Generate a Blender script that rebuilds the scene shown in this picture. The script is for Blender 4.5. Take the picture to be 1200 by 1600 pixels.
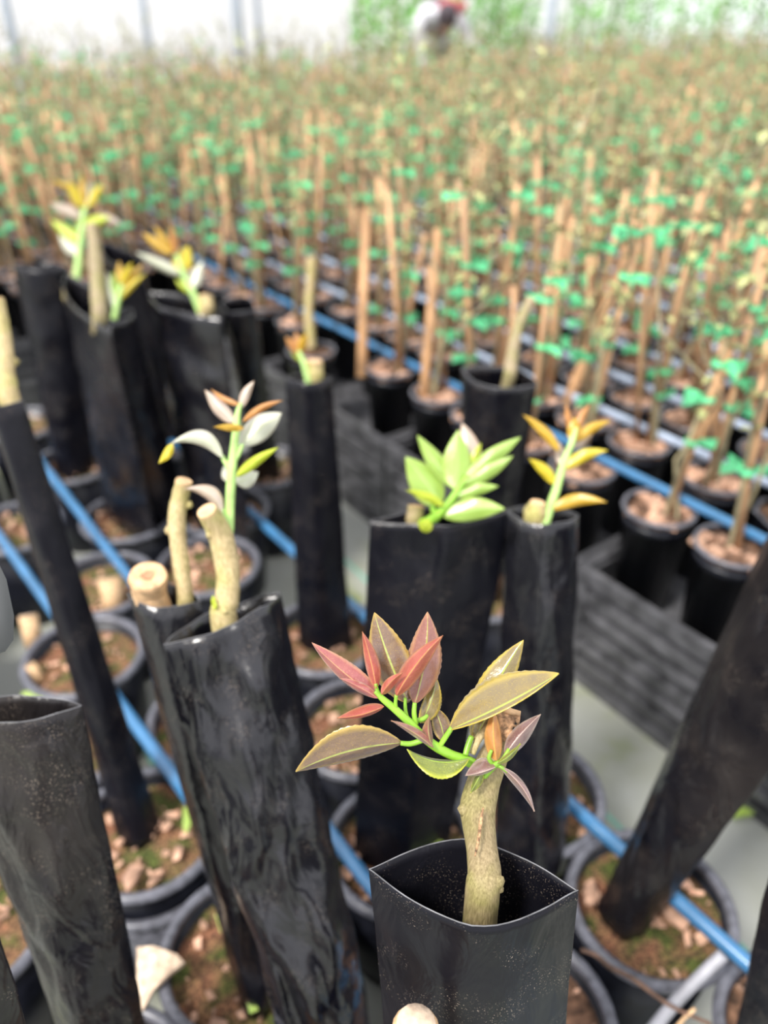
import bpy, math, random
from mathutils import Vector, Matrix, noise
random.seed(7)
for o in list(bpy.data.objects): bpy.data.objects.remove(o)
S = bpy.context.scene
COL = S.collection
# ------------------------------------------------------------------ camera
PITCH = math.radians(33.0); CAMZ = 1.12; FPX = 1200.0
cam = bpy.data.cameras.new('camera'); cam_o = bpy.data.objects.new('camera', cam); COL.objects.link(cam_o)
cam_o.location = (0, 0, CAMZ); cam_o.rotation_euler = (math.pi/2-PITCH, 0, 0)
cam.sensor_fit = 'VERTICAL'; cam.sensor_height = 36.0; cam.lens = 36.0*FPX/1600
cam.clip_start = 0.02; cam.clip_end = 200
cam.dof.use_dof = True; cam.dof.focus_distance = 0.468; cam.dof.aperture_fstop = 3.2
S.camera = cam_o
# ------------------------------------------------------------------ light
w = bpy.data.worlds.new('world'); S.world = w; w.use_nodes = True
bg = w.node_tree.nodes['Background']; bg.inputs[0].default_value = (0.95, 0.955, 1.0, 1); bg.inputs[1].default_value = 1.3
sun = bpy.data.lights.new('sun', 'SUN'); sun.energy = 3.6; sun.angle = math.radians(12); sun.color = (1, .96, .90)
sun_o = bpy.data.objects.new('sun', sun); COL.objects.link(sun_o)
sun_o.rotation_euler = Vector((.42, .36, -.83)).to_track_quat('-Z', 'Y').to_euler()
S.view_settings.view_transform = 'Standard'; S.view_settings.look = 'None'
S.view_settings.exposure = 0.32; S.view_settings.gamma = 1.0; S.view_settings.use_curve_mapping = False

# ------------------------------------------------------------------ geometry of the place
AZ = math.radians(36.5)
UD = Vector((-math.sin(AZ), math.cos(AZ), 0)); VD = Vector((math.cos(AZ), math.sin(AZ), 0))   # along the rows / across the rows
CP, SP = math.cos(PITCH), math.sin(PITCH)
def ray(x, y):
    a = (x-600)/FPX; b = (800-y)/FPX
    return Vector((a, CP+b*SP, -SP+b*CP))
def at(x, y, z):                      # pixel + height above ground -> point
    r = ray(x, y); return Vector((0, 0, CAMZ))+r*((z-CAMZ)/r.z)
def pd(x, y, d):                      # pixel + distance along the view axis -> point
    return Vector((0, 0, CAMZ))+ray(x, y)*d
def dep(p): return p.y*CP-(p.z-CAMZ)*SP
def topx(p):
    d = dep(p); return (600+p.x/d*FPX, 800-((p.z-CAMZ)*CP+p.y*SP)/d*FPX)
def uv(u, v, z=0): 
    p = UD*u+VD*v; return Vector((p.x, p.y, z))
def touv(p): return (p.x*UD.x+p.y*UD.y, p.x*VD.x+p.y*VD.y)
RIM = 0.22; BED = 0.20; BRIM = 0.41; ROW0 = 1.045; RP = .17; CTOP = .28

# ------------------------------------------------------------------ materials
def newmat(name):
    m = bpy.data.materials.new(name); m.use_nodes = True
    nt = m.node_tree; return m, nt, nt.nodes['Principled BSDF']
def N(nt, t, **k):
    n = nt.nodes.new(t)
    for a, b in k.items():
        if a in n.inputs.keys(): n.inputs[a].default_value = b
        else: setattr(n, a, b)
    return n
def ramp(nt, src, stops):
    r = nt.nodes.new('ShaderNodeValToRGB'); e = r.color_ramp.elements
    while len(e) < len(stops): e.new(.5)
    for i, (p, c) in enumerate(stops): e[i].position = p; e[i].color = (*c, 1) if len(c) == 3 else c
    nt.links.new(src, r.inputs[0]); return r.outputs[0]
def simple(name, col, rough=.5, var=.15, scale=30, bump=0, spec=.5, stretch=None, rand=0):
    m, nt, b = newmat(name)
    tc = N(nt, 'ShaderNodeTexCoord'); src = tc.outputs['Object']
    if stretch:
        mp = N(nt, 'ShaderNodeMapping'); mp.inputs['Scale'].default_value = stretch; nt.links.new(src, mp.inputs[0]); src = mp.outputs[0]
    n = N(nt, 'ShaderNodeTexNoise', Scale=scale, Detail=4.0); nt.links.new(src, n.inputs['Vector'])
    lo = tuple(max(0, c*(1-var*2)) for c in col); hi = tuple(min(1, c*(1+var*2)) for c in col)
    c = ramp(nt, n.outputs[0], [(.3, lo), (.7, hi)])
    if rand:
        oi = N(nt, 'ShaderNodeObjectInfo'); hs = N(nt, 'ShaderNodeHueSaturation')
        mr = N(nt, 'ShaderNodeMapRange'); mr.inputs['To Min'].default_value = 1-rand; mr.inputs['To Max'].default_value = 1+rand
        nt.links.new(oi.outputs['Random'], mr.inputs[0]); nt.links.new(mr.outputs[0], hs.inputs['Value']); nt.links.new(c, hs.inputs['Color']); c = hs.outputs[0]
    nt.links.new(c, b.inputs['Base Color']); b.inputs['Roughness'].default_value = rough; b.inputs['Specular IOR Level'].default_value = spec
    if bump:
        bp = N(nt, 'ShaderNodeBump', Strength=bump, Distance=.004); nt.links.new(n.outputs[0], bp.inputs['Height']); nt.links.new(bp.outputs[0], b.inputs['Normal'])
    return m
M = {}
def sleeve_mat(name, dust, bumpy, rough, spec=.27):
    m, nt, b = newmat(name)
    tc = N(nt, 'ShaderNodeTexCoord')
    n1 = N(nt, 'ShaderNodeTexNoise', Scale=9.0, Detail=3.0); nt.links.new(tc.outputs['Object'], n1.inputs['Vector'])
    n2 = N(nt, 'ShaderNodeTexNoise', Scale=900.0, Detail=1.0); nt.links.new(tc.outputs['Object'], n2.inputs['Vector'])
    n3 = N(nt, 'ShaderNodeTexNoise', Scale=28.0, Detail=5.0); nt.links.new(tc.outputs['Object'], n3.inputs['Vector'])
    patch = ramp(nt, n3.outputs[0], [(.48, (0, 0, 0)), (.68, (1, 1, 1))])
    speck = ramp(nt, n2.outputs[0], [(.64, (0, 0, 0)), (.72, (1, 1, 1))])
    mu = N(nt, 'ShaderNodeMath', operation='MULTIPLY'); nt.links.new(patch, mu.inputs[0]); nt.links.new(speck, mu.inputs[1])
    mu2 = N(nt, 'ShaderNodeMath', operation='MULTIPLY'); nt.links.new(mu.outputs[0], mu2.inputs[0]); mu2.inputs[1].default_value = .75
    film = ramp(nt, n1.outputs[0], [(.35, (.004, .004, .007)), (.75, dust)])
    mx = N(nt, 'ShaderNodeMix', data_type='RGBA'); nt.links.new(mu2.outputs[0], mx.inputs[0]); nt.links.new(film, mx.inputs[6]); mx.inputs[7].default_value = (.42, .34, .27, 1)
    nt.links.new(mx.outputs[2], b.inputs['Base Color'])
    r = ramp(nt, n1.outputs[0], [(.3, (rough,)*3), (.7, (rough+.2,)*3)]); nt.links.new(r, b.inputs['Roughness']); b.inputs['Specular IOR Level'].default_value = spec
    mp = N(nt, 'ShaderNodeMapping'); mp.inputs['Scale'].default_value = (1, 1, .45); mp.inputs['Rotation'].default_value = (.3, .5, .2); nt.links.new(tc.outputs['Object'], mp.inputs[0])
    n4 = N(nt, 'ShaderNodeTexNoise', Scale=32.0, Detail=3.0, Distortion=1.2); nt.links.new(mp.outputs[0], n4.inputs['Vector'])
    bp = N(nt, 'ShaderNodeBump', Strength=bumpy, Distance=.012); nt.links.new(n4.outputs[0], bp.inputs['Height']); nt.links.new(bp.outputs[0], b.inputs['Normal'])
    return m
M['sleeve'] = sleeve_mat('black_film', (.012, .012, .016), .30, .12, .62)
M['sleeve_smooth'] = sleeve_mat('black_film_smooth', (.011, .011, .016), .18, .22, .22)
M['sleeve_dusty'] = sleeve_mat('black_film_dusty', (.030, .025, .023), .5, .20, .36)
M['pot'] = simple('black_pot_plastic', (.010, .011, .017), .33, .2, 60, spec=.35)
M['rim'] = simple('black_plastic_gloss_tint', (.12, .122, .145), .32, .2, 90)  # black plastic painted lighter, the gloss on the rims put into the colour
M['crate'] = simple('black_crate_plastic', (.085, .085, .092), .30, .3, 25)
M['lip'] = simple('film_edge_glint', (.16, .16, .17), .35, .2, 80)  # black film's edge painted grey for the highlight it catches
M['soil'] = simple('potting_soil', (.14, .075, .045), .95, .45, 90, .8)
def soil2():
    m, nt, b = newmat('mossy_soil'); tc = N(nt, 'ShaderNodeTexCoord')
    n = N(nt, 'ShaderNodeTexNoise', Scale=26.0, Detail=6.0); nt.links.new(tc.outputs['Object'], n.inputs['Vector'])
    n2 = N(nt, 'ShaderNodeTexNoise', Scale=260.0, Detail=3.0); nt.links.new(tc.outputs['Object'], n2.inputs['Vector'])
    a = ramp(nt, n.outputs[0], [(.35, (.22, .10, .06)), (.5, (.16, .10, .05)), (.62, (.07, .09, .02))])
    s = ramp(nt, n2.outputs[0], [(.35, (.25, .25, .25)), (.65, (1.9, 1.8, 1.6))])
    mx = N(nt, 'ShaderNodeMix', data_type='RGBA', blend_type='MULTIPLY'); mx.inputs[0].default_value = 1
    nt.links.new(a, mx.inputs[6]); nt.links.new(s, mx.inputs[7]); nt.links.new(mx.outputs[2], b.inputs['Base Color']); b.inputs['Roughness'].default_value = .95
    bp = N(nt, 'ShaderNodeBump', Strength=.9, Distance=.004); nt.links.new(n2.outputs[0], bp.inputs['Height']); nt.links.new(bp.outputs[0], b.inputs['Normal'])
    return m
M['moss'] = soil2()
M['chip'] = simple('pale_bark_chip', (.52, .31, .21), .8, .35, 40, rand=.2)
M['chip2'] = simple('pale_dry_chip', (.72, .52, .38), .8, .25, 90, .3)
M['stake'] = simple('bamboo_stake', (.56, .33, .175), .6, .22, 30, stretch=(1, 1, .2), rand=.25)
M['stake_orange'] = simple('wooden_lath', (.56, .32, .16), .6, .2, 30, stretch=(1, 1, .2))
M['stem'] = simple('green_brown_stem', (.33, .285, .17), .6, .3, 25, rand=.2)
M['tie'] = simple('green_tape', (.16, .74, .33), .3, .25, 60, rand=.2)
M['fol'] = simple('olive_leaf', (.33, .345, .15), .28, .35, 40, rand=.25)
M['fol2'] = simple('bright_leaf', (.45, .55, .06), .4, .25, 40)
M['pipe'] = simple('blue_pipe', (.05, .18, .36), .22, .10, 20, spec=.8)
M['pipe2'] = simple('grey_blue_pipe', (.40, .47, .60), .25, .15, 20)
M['tube'] = simple('grey_tube', (.38, .38, .42), .4, .15, 30)
M['twig'] = simple('brown_twig', (.16, .09, .06), .7, .3, 60)
M['wood'] = simple('cut_wood', (.66, .43, .235), .7, .18, 120)
M['pith'] = simple('wood_pith', (.42, .22, .12), .8, .2, 80)
M['cutbrown'] = simple('brown_cut_wood', (.40, .23, .12), .8, .5, 260, .6)
M['post'] = simple('galvanised_post', (.50, .56, .64), .4, .08, 20)
M['film'] = None
def film():
    m, nt, b = newmat('white_greenhouse_film'); b.inputs['Base Color'].default_value = (.97, .94, .95, 1); b.inputs['Roughness'].default_value = .5
    t = N(nt, 'ShaderNodeBsdfTranslucent'); t.inputs[0].default_value = (1, .98, .985, 1)
    mx = N(nt, 'ShaderNodeMixShader'); mx.inputs[0].default_value = .6
    nt.links.new(b.outputs[0], mx.inputs[1]); nt.links.new(t.outputs[0], mx.inputs[2]); nt.links.new(mx.outputs[0], nt.nodes['Material Output'].inputs[0]); return m
M['film'] = film()
def groundm():
    m, nt, b = newmat('ground_cover'); tc = N(nt, 'ShaderNodeTexCoord')
    n = N(nt, 'ShaderNodeTexNoise', Scale=5.0, Detail=5.0); nt.links.new(tc.outputs['Object'], n.inputs['Vector'])
    a = ramp(nt, n.outputs[0], [(.40, (.36, .37, .34)), (.56, (.30, .31, .26)), (.68, (.20, .24, .07))])
    wv = N(nt, 'ShaderNodeTexWave', Scale=1.05, wave_type='BANDS', bands_direction='X')
    mp = N(nt, 'ShaderNodeMapping'); mp.inputs['Rotation'].default_value = (0, 0, -.58); nt.links.new(tc.outputs['Object'], mp.inputs[0]); nt.links.new(mp.outputs[0], wv.inputs[0])
    ln = ramp(nt, wv.outputs[0], [(.9985, (0, 0, 0)), (.9995, (1, 1, 1))])
    mx = N(nt, 'ShaderNodeMix', data_type='RGBA'); nt.links.new(ln, mx.inputs[0]); nt.links.new(a, mx.inputs[6]); mx.inputs[7].default_value = (.16, .42, .33, 1)
    nt.links.new(mx.outputs[2], b.inputs['Base Color']); b.inputs['Roughness'].default_value = .7; return m
M['ground'] = groundm()
def bark(name, c1, c2, sc=260):
    m, nt, b = newmat(name); tc = N(nt, 'ShaderNodeTexCoord')
    mp = N(nt, 'ShaderNodeMapping'); mp.inputs['Scale'].default_value = (1, 1, .12); nt.links.new(tc.outputs['Object'], mp.inputs[0])
    n = N(nt, 'ShaderNodeTexNoise', Scale=float(sc)*3, Detail=4.0); nt.links.new(mp.outputs[0], n.inputs['Vector'])
    n2 = N(nt, 'ShaderNodeTexNoise', Scale=45.0, Detail=2.0); nt.links.new(tc.outputs['Object'], n2.inputs['Vector'])
    a = ramp(nt, n.outputs[0], [(.30, c2), (.62, c1), (.8, tuple(min(1, q*1.35) for q in c1))]); g = ramp(nt, n2.outputs[0], [(.40, (1, 1, 1)), (.7, (.80, .92, .58))])
    mx = N(nt, 'ShaderNodeMix', data_type='RGBA', blend_type='MULTIPLY'); mx.inputs[0].default_value = 1
    nt.links.new(a, mx.inputs[6]); nt.links.new(g, mx.inputs[7]); nt.links.new(mx.outputs[2], b.inputs['Base Color']); b.inputs['Roughness'].default_value = .65
    bp = N(nt, 'ShaderNodeBump', Strength=.5, Distance=.0012); nt.links.new(n.outputs[0], bp.inputs['Height']); nt.links.new(bp.outputs[0], b.inputs['Normal']); return m
M['bark'] = bark('grey_tan_bark', (.36, .275, .15), (.22, .165, .08))
M['bark2'] = bark('pale_tan_bark', (.60, .47, .25), (.36, .27, .12), 160)
M['bark3'] = bark('far_bark', (.42, .33, .20), (.22, .17, .10), 160)
M['shoot'] = simple('green_shoot', (.24, .47, .04), .35, .12, 80)
M['shoot2'] = simple('pale_green_shoot', (.42, .64, .20), .4, .1, 80)
M['bud'] = simple('pale_bud', (.66, .62, .26), .6, .25, 200)
def leafm(name, inner, edge, rib, back, rough=.33, trans=.28, glaze=.25):
    m, nt, b = newmat(name)
    u = N(nt, 'ShaderNodeUVMap'); sx = N(nt, 'ShaderNodeSeparateXYZ'); nt.links.new(u.outputs[0], sx.inputs[0])
    # u: 0..1 across (0.5 the midrib), v: along
    s1 = N(nt, 'ShaderNodeMath', operation='SUBTRACT'); nt.links.new(sx.outputs[0], s1.inputs[0]); s1.inputs[1].default_value = .5
    ab = N(nt, 'ShaderNodeMath', operation='ABSOLUTE'); nt.links.new(s1.outputs[0], ab.inputs[0])
    tc = N(nt, 'ShaderNodeTexCoord')
    n = N(nt, 'ShaderNodeTexNoise', Scale=110.0, Detail=3.0); nt.links.new(tc.outputs['Object'], n.inputs['Vector'])
    n2 = N(nt, 'ShaderNodeTexNoise', Scale=1500.0, Detail=0.0); nt.links.new(tc.outputs['Object'], n2.inputs['Vector'])
    inn = ramp(nt, n.outputs[0], [(.35, inner), (.68, tuple(.84*i+.16*e for i, e in zip(inner, edge)))])
    spk = ramp(nt, n2.outputs[0], [(.66, (0, 0, 0)), (.72, (.35, .35, .35))])
    m0 = N(nt, 'ShaderNodeMix', data_type='RGBA'); nt.links.new(spk, m0.inputs[0]); nt.links.new(inn, m0.inputs[6]); m0.inputs[7].default_value = (*edge, 1)
    k = ramp(nt, ab.outputs[0], [(.34, (0, 0, 0)), (.475, (1, 1, 1))])
    m1 = N(nt, 'ShaderNodeMix', data_type='RGBA'); nt.links.new(k, m1.inputs[0]); nt.links.new(m0.outputs[2], m1.inputs[6]); m1.inputs[7].default_value = (*edge, 1)
    tipk = ramp(nt, sx.outputs[1], [(.90, (0, 0, 0)), (1.0, (1, 1, 1))])
    mt = N(nt, 'ShaderNodeMix', data_type='RGBA'); nt.links.new(tipk, mt.inputs[0]); nt.links.new(m1.outputs[2], mt.inputs[6]); mt.inputs[7].default_value = (*edge, 1)
    k2 = ramp(nt, ab.outputs[0], [(.012, (1, 1, 1)), (.035, (0, 0, 0))])
    m2 = N(nt, 'ShaderNodeMix', data_type='RGBA'); nt.links.new(k2, m2.inputs[0]); nt.links.new(mt.outputs[2], m2.inputs[6]); m2.inputs[7].default_value = (*rib, 1)
    nt.links.new(m2.outputs[2], b.inputs['Base Color']); b.inputs['Roughness'].default_value = rough
    b.inputs['Coat Weight'].default_value = min(1, glaze*1.6); b.inputs['Coat Roughness'].default_value = .22; b.inputs['Coat IOR'].default_value = 1.7; b.inputs['Sheen Weight'].default_value = .35*min(1, glaze*1.6); b.inputs['Sheen Roughness'].default_value = .45; b.inputs['Sheen Tint'].default_value = (.95, .92, 1, 1); b.inputs['Specular IOR Level'].default_value = .8
    n9 = N(nt, 'ShaderNodeTexNoise', Scale=240.0, Detail=3.0); nt.links.new(tc.outputs['Object'], n9.inputs['Vector']); bp = N(nt, 'ShaderNodeBump', Strength=.8, Distance=.0011); nt.links.new(n9.outputs[0], bp.inputs['Height']); nt.links.new(bp.outputs[0], b.inputs['Normal'])
    t = N(nt, 'ShaderNodeBsdfTranslucent'); nt.links.new(m2.outputs[2], t.inputs[0])
    mx = N(nt, 'ShaderNodeMixShader'); mx.inputs[0].default_value = trans
    nt.links.new(b.outputs[0], mx.inputs[1]); nt.links.new(t.outputs[0], mx.inputs[2]); nt.links.new(mx.outputs[0], nt.nodes['Material Output'].inputs[0]); return m
L = {
 'bronze': leafm('bronze_leaf', (.21, .12, .08), (.56, .37, .05), (.50, .56, .12), 0, .3, .25, .6),
 'bronzey': leafm('bronze_yellow_leaf', (.27, .195, .075), (.68, .50, .03), (.50, .62, .08), 0, .3, .3, .6),
 'rosy': leafm('rosy_bronze_leaf', (.34, .125, .10), (.58, .28, .12), (.50, .50, .10), 0, .3, .3, .5),
 'red': leafm('red_young_leaf', (.50, .10, .07), (.64, .27, .12), (.70, .36, .08), 0, .35, .35, .3),
 'pink': leafm('pink_young_leaf', (.44, .11, .11), (.66, .32, .18), (.66, .36, .16), 0, .3, .3, .5),
 'orange': leafm('orange_young_leaf', (.62, .27, .07), (.72, .38, .10), (.66, .45, .06), 0, .4, .35, .2),
 'mauve': leafm('mauve_leaf', (.24, .12, .11), (.58, .42, .32), (.62, .46, .36), 0, .3, .25, .6),
 'olive': leafm('olive_green_leaf', (.20, .24, .04), (.56, .60, .03), (.42, .60, .08), 0, .35, .3, .3),
 'green': leafm('light_green_leaf', (.40, .60, .10), (.52, .70, .14), (.52, .70, .20), 0, .35, .35, .35),
 'lime': leafm('lime_leaf', (.58, .68, .03), (.68, .74, .05), (.58, .70, .06), 0, .4, .4, .2),
 'yellow': leafm('yellow_leaf', (.76, .62, .02), (.80, .68, .04), (.74, .64, .03), 0, .4, .4, .2),
 'amber': leafm('amber_leaf', (.70, .45, .03), (.76, .50, .05), (.72, .50, .04), 0, .4, .4, .2),
 'pale': leafm('green_leaf_sky_sheen', (.66, .68, .52), (.72, .68, .55), (.60, .70, .38), 0, .25, .25, .7),  # glossy green leaf, sky reflection painted in as a whitish colour
 'palepink': leafm('pale_pink_leaf', (.66, .55, .46), (.74, .52, .34), (.62, .60, .36), 0, .28, .3, .6),
}
# ------------------------------------------------------------------ object helpers
def mesh(name, v, f, mats, smooth=True, mi=None, uvs=None):
    me = bpy.data.meshes.new(name); me.from_pydata([tuple(p) for p in v], [], f)
    for m in (mats if isinstance(mats, (list, tuple)) else [mats]): me.materials.append(m)
    if mi: me.polygons.foreach_set('material_index', mi)
    if smooth: me.polygons.foreach_set('use_smooth', [True]*len(f))
    if uvs:
        l = me.uv_layers.new(name='UVMap')
        for lp in me.loops: l.data[lp.index].uv = uvs[lp.vertex_index]
    me.update(); return me
def obj(name, v, f, mat, parent=None, smooth=True, uvs=None, mi=None, origin=None):
    off = parent_world(parent) if parent else (origin or Vector((0, 0, 0)))
    me = mesh(name, [Vector(p)-off for p in v], f, mat, smooth, mi, uvs)
    o = bpy.data.objects.new(name, me); COL.objects.link(o)
    if parent: o.parent = parent
    else: o.location = off
    return o
def parent_world(o):
    p = Vector((0, 0, 0))
    while o: p = p+o.location; o = o.parent
    return p
def inst(name, me, parent): 
    o = bpy.data.objects.new(name, me); COL.objects.link(o); o.parent = parent; return o
def tag(o, label, cat, group=None, kind=None):
    if label: o['label'] = label
    if cat: o['category'] = cat
    if group: o['group'] = group
    if kind: o['kind'] = kind
    return o
def empty(name, loc, label, cat, group=None):
    o = bpy.data.objects.new(name, None); COL.objects.link(o); o.location = loc; o.empty_display_size = .05
    return tag(o, label, cat, group)
def join(*ms):
    V, F, MI = [], [], []
    for m in ms:
        v, f = m[0], m[1]; b = len(V); V += list(v); F += [tuple(i+b for i in q) for q in f]; MI += [m[2] if len(m) > 2 else 0]*len(f)
    return V, F, MI
def tube(pts, rad, n=10, cap=True):
    pts = [Vector(p) for p in pts]; V, F = [], []
    t0 = (pts[1]-pts[0]).normalized(); x = t0.orthogonal().normalized()
    for i, p in enumerate(pts):
        t = (pts[min(i+1, len(pts)-1)]-pts[max(i-1, 0)]).normalized()
        x = (x-t*x.dot(t)).normalized(); y = t.cross(x); r = rad[i] if isinstance(rad, (list, tuple)) else rad
        V += [p+(x*math.cos(a*2*math.pi/n)+y*math.sin(a*2*math.pi/n))*r for a in range(n)]
    for i in range(len(pts)-1):
        for a in range(n): b = (a+1) % n; F.append((i*n+a, i*n+b, (i+1)*n+b, (i+1)*n+a))
    if cap: F.append(tuple(range(n-1, -1, -1))); k = (len(pts)-1)*n; F.append(tuple(k+a for a in range(n)))
    return V, F
def smoothpath(pts, k=5):        # Catmull-Rom through tuples (Vector, r)
    out = []; n = len(pts)
    for i in range(n-1):
        P = [pts[max(i-1, 0)], pts[i], pts[i+1], pts[min(i+2, n-1)]]
        for j in range(k):
            t = j/k; c = (-.5*t+t*t-.5*t**3, 1-2.5*t*t+1.5*t**3, .5*t+2*t*t-1.5*t**3, -.5*t*t+.5*t**3)
            out.append((sum((P[q][0]*c[q] for q in range(4)), Vector()), sum(P[q][1]*c[q] for q in range(4))))
    out.append(pts[-1]); return out
def lathe(prof, c, n=32):
    V, F = [], []
    for r, z in prof: V += [Vector((c.x+r*math.cos(2*math.pi*a/n), c.y+r*math.sin(2*math.pi*a/n), c.z+z)) for a in range(n)]
    for i in range(len(prof)-1):
        for a in range(n): b = (a+1) % n; F.append((i*n+a, i*n+b, (i+1)*n+b, (i+1)*n+a))
    return V, F
def box(c, h, R=None):
    V = []
    for sx in (-1, 1):
        for sy in (-1, 1):
            for sz in (-1, 1):
                q = Vector((h[0]*sx, h[1]*sy, h[2]*sz)); V.append(Vector(c)+(R @ q if R else q))
    return V, [(0, 1, 3, 2), (4, 6, 7, 5), (0, 4, 5, 1), (2, 3, 7, 6), (0, 2, 6, 4), (1, 5, 7, 3)]
RUV = Matrix((VD, UD, Vector((0, 0, 1)))).transposed()     # local x across, y along the rows
def rnd(a, b): return random.uniform(a, b)
def chipgeo(c, l, wd, th, R):
    v, f = box((0, 0, 0), (l/2, wd/2, th/2))
    return [Vector(c)+R @ Vector((p.x*rnd(.55, 1.15), p.y*rnd(.5, 1.2), p.z+rnd(-.3, .3)*th)) for p in v], f
def rrot(t=.5): return Matrix.Rotation(rnd(0, 6.28), 3, 'Z') @ Matrix.Rotation(rnd(-t, t), 3, 'X') @ Matrix.Rotation(rnd(-t, t), 3, 'Y')

# ------------------------------------------------------------------ the setting
v = [uv(-3, -14), uv(-3, 22), uv(26, 22), uv(26, -14)]
g = obj('floor', v, [(0, 1, 2, 3)], M['ground'], smooth=False); tag(g, 'grey woven ground cover fabric with mossy green patches', None, kind='structure')
WU = 6.75                                         # end wall of the house across the rows
def wall(name, u, v0, v1, h, label):
    A, B = uv(u, v0), uv(u, v1); n = int((v1-v0)/.25); V, F = [], []
    for i in range(n+1):
        for j in range(9):
            p = A.lerp(B, i/n)+Vector((0, 0, h*j/8)); V.append(p+UD*(.012*math.sin(i*1.9)+.02*math.sin(j*.8)))
    for i in range(n):
        for j in range(8): k = i*9+j; F.append((k, k+9, k+10, k+1))
    o = obj(name, V, F, M['film'])
    return tag(o, label, None, kind='structure')
def v_at(px, u):                                   # where the sight line through column px at the horizon meets the plane u
    r = ray(px, 21); k = u/(r.x*UD.x+r.y*UD.y); return k*(r.x*VD.x+r.y*VD.y)
vL = v_at(546, WU)
wall('wall_end', WU, -3.5, vL, 2.6, 'milky white plastic film end wall of the greenhouse')
wall('wall_back', 12.5, vL-1, 16, 2.6, 'distant white plastic film wall behind the green trees')
for k, (px, r, lab) in enumerate([(12, .035, 'slim grey post against the white film at its far end'), (225, .03, 'grey steel post in front of the white film wall'), (370, .045, 'thicker blue grey steel post with white film behind'), (403, .025, 'thin pale post close beside the thicker steel post'), (862, .055, 'pale steel post standing before the green trees')]):
    u0 = WU-.12 if px < 500 else 7.3
    p = uv(u0, v_at(px, u0)); e = empty('greenhouse_post', p, lab, 'post')
    V, F = tube([p, p+Vector((0, 0, 2.6))], r, 14); obj('pole', V, F, M['post'], e)
    V, F = lathe([(r*1.02, .0), (r*2.2, 0), (r*2.2, .012), (r*1.02, .012)], p, 14); obj('base_plate', V, F, M['post'], e)

# ------------------------------------------------------------------ sleeves, pots
def sleeve(name, label, TL, TR, BL, BR, tt, tb, mat='sleeve', wr=.004, seed=0, dia=.25, nt=44, nc=44, pw=.9, bow=0, flare=0.0, group=None):
    V, F = [], []; o = bpy.data.objects.new('x', None)
    C0 = (BL+BR)/2; C1 = (TL+TR)/2; ax = (C1-C0).normalized(); Lh = (C1-C0).length
    sv = Vector((seed*3.7, seed*1.3, 0))
    for i in range(nt+1):
        t = i/nt; Lp = BL.lerp(TL, t); Rp = BR.lerp(TR, t)
        sag = math.sin(math.pi*t)*bow; C = (Lp+Rp)/2; A = (Rp-Lp)/2
        D = A.cross(ax).normalized()                     # to the side facing the camera
        if D.dot(C-Vector((0, 0, CAMZ))) > 0: D = -D
        C = C+A.normalized()*sag
        b = tb+(tt-tb)*t; A = A*(1+flare*max(0, t-.9)*10)
        for j in range(nc):
            th = 2*math.pi*j/nc; s = math.cos(th); sg = 1 if math.sin(th) >= 0 else -1
            y = ((1-s*s)**pw)*(1-dia)+(1-abs(s))*dia
            p = C+A*s+D*(sg*b*y)
            q = Vector((s*2.2, sg*y*1.5+sg*.6, t*Lh*16))+sv
            fade = min(1, (1-t)*7+.25)
            d = noise.noise(q)*wr+noise.noise(Vector((q.x*1.5+q.z*.6, q.y, q.z*2.1)))*wr*.55
            rg = noise.noise(Vector((q.x*.9, q.y+7, q.z*.9+q.x*.8))); d += (1-abs(rg)*2.2)*wr*.5 if abs(rg) < .45 else 0
            p = p+D*sg*d*fade*(.25+.75*y)+A.normalized()*noise.noise(q+Vector((9, 9, 3)))*wr*.5*fade
            p.z = p.z+noise.noise(Vector((s*1.5, sg, seed*2.)))*.004*t
            V.append(p)
    for i in range(nt):
        for j in range(nc): k = (j+1) % nc; F.append((i*nc+j, i*nc+k, (i+1)*nc+k, (i+1)*nc+j))
    bpy.data.objects.remove(o)
    so = obj(name, V, F, M[mat], origin=C0); m = so.modifiers.new('thickness', 'SOLIDIFY'); m.thickness = .0007; m.offset = 0
    ring = V[-nc:]; n6 = 6; LV, LF = [], []
    for j in range(nc):
        t_ = (ring[(j+1) % nc]-ring[j-1]).normalized(); x_ = ax; y_ = t_.cross(x_).normalized()
        LV += [ring[j]+(x_*math.cos(a*math.pi/3)+y_*math.sin(a*math.pi/3))*.00042 for a in range(n6)]
    for j in range(nc):
        for a in range(n6): LF.append((j*n6+a, j*n6+(a+1) % n6, ((j+1) % nc)*n6+(a+1) % n6, ((j+1) % nc)*n6+a))
    obj('lip', LV, LF, M['lip'], so)
    return tag(so, label, 'plastic sleeve', group), C0
ZT = .67; ZB = .185
def sl(TL, TR, BL, BR, zt=ZT, zb=ZB, zr=None):
    return at(*TL, zt), at(*TR, zr or zt), at(*BL, zb), at(*BR, zb)
POTS = []
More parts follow.
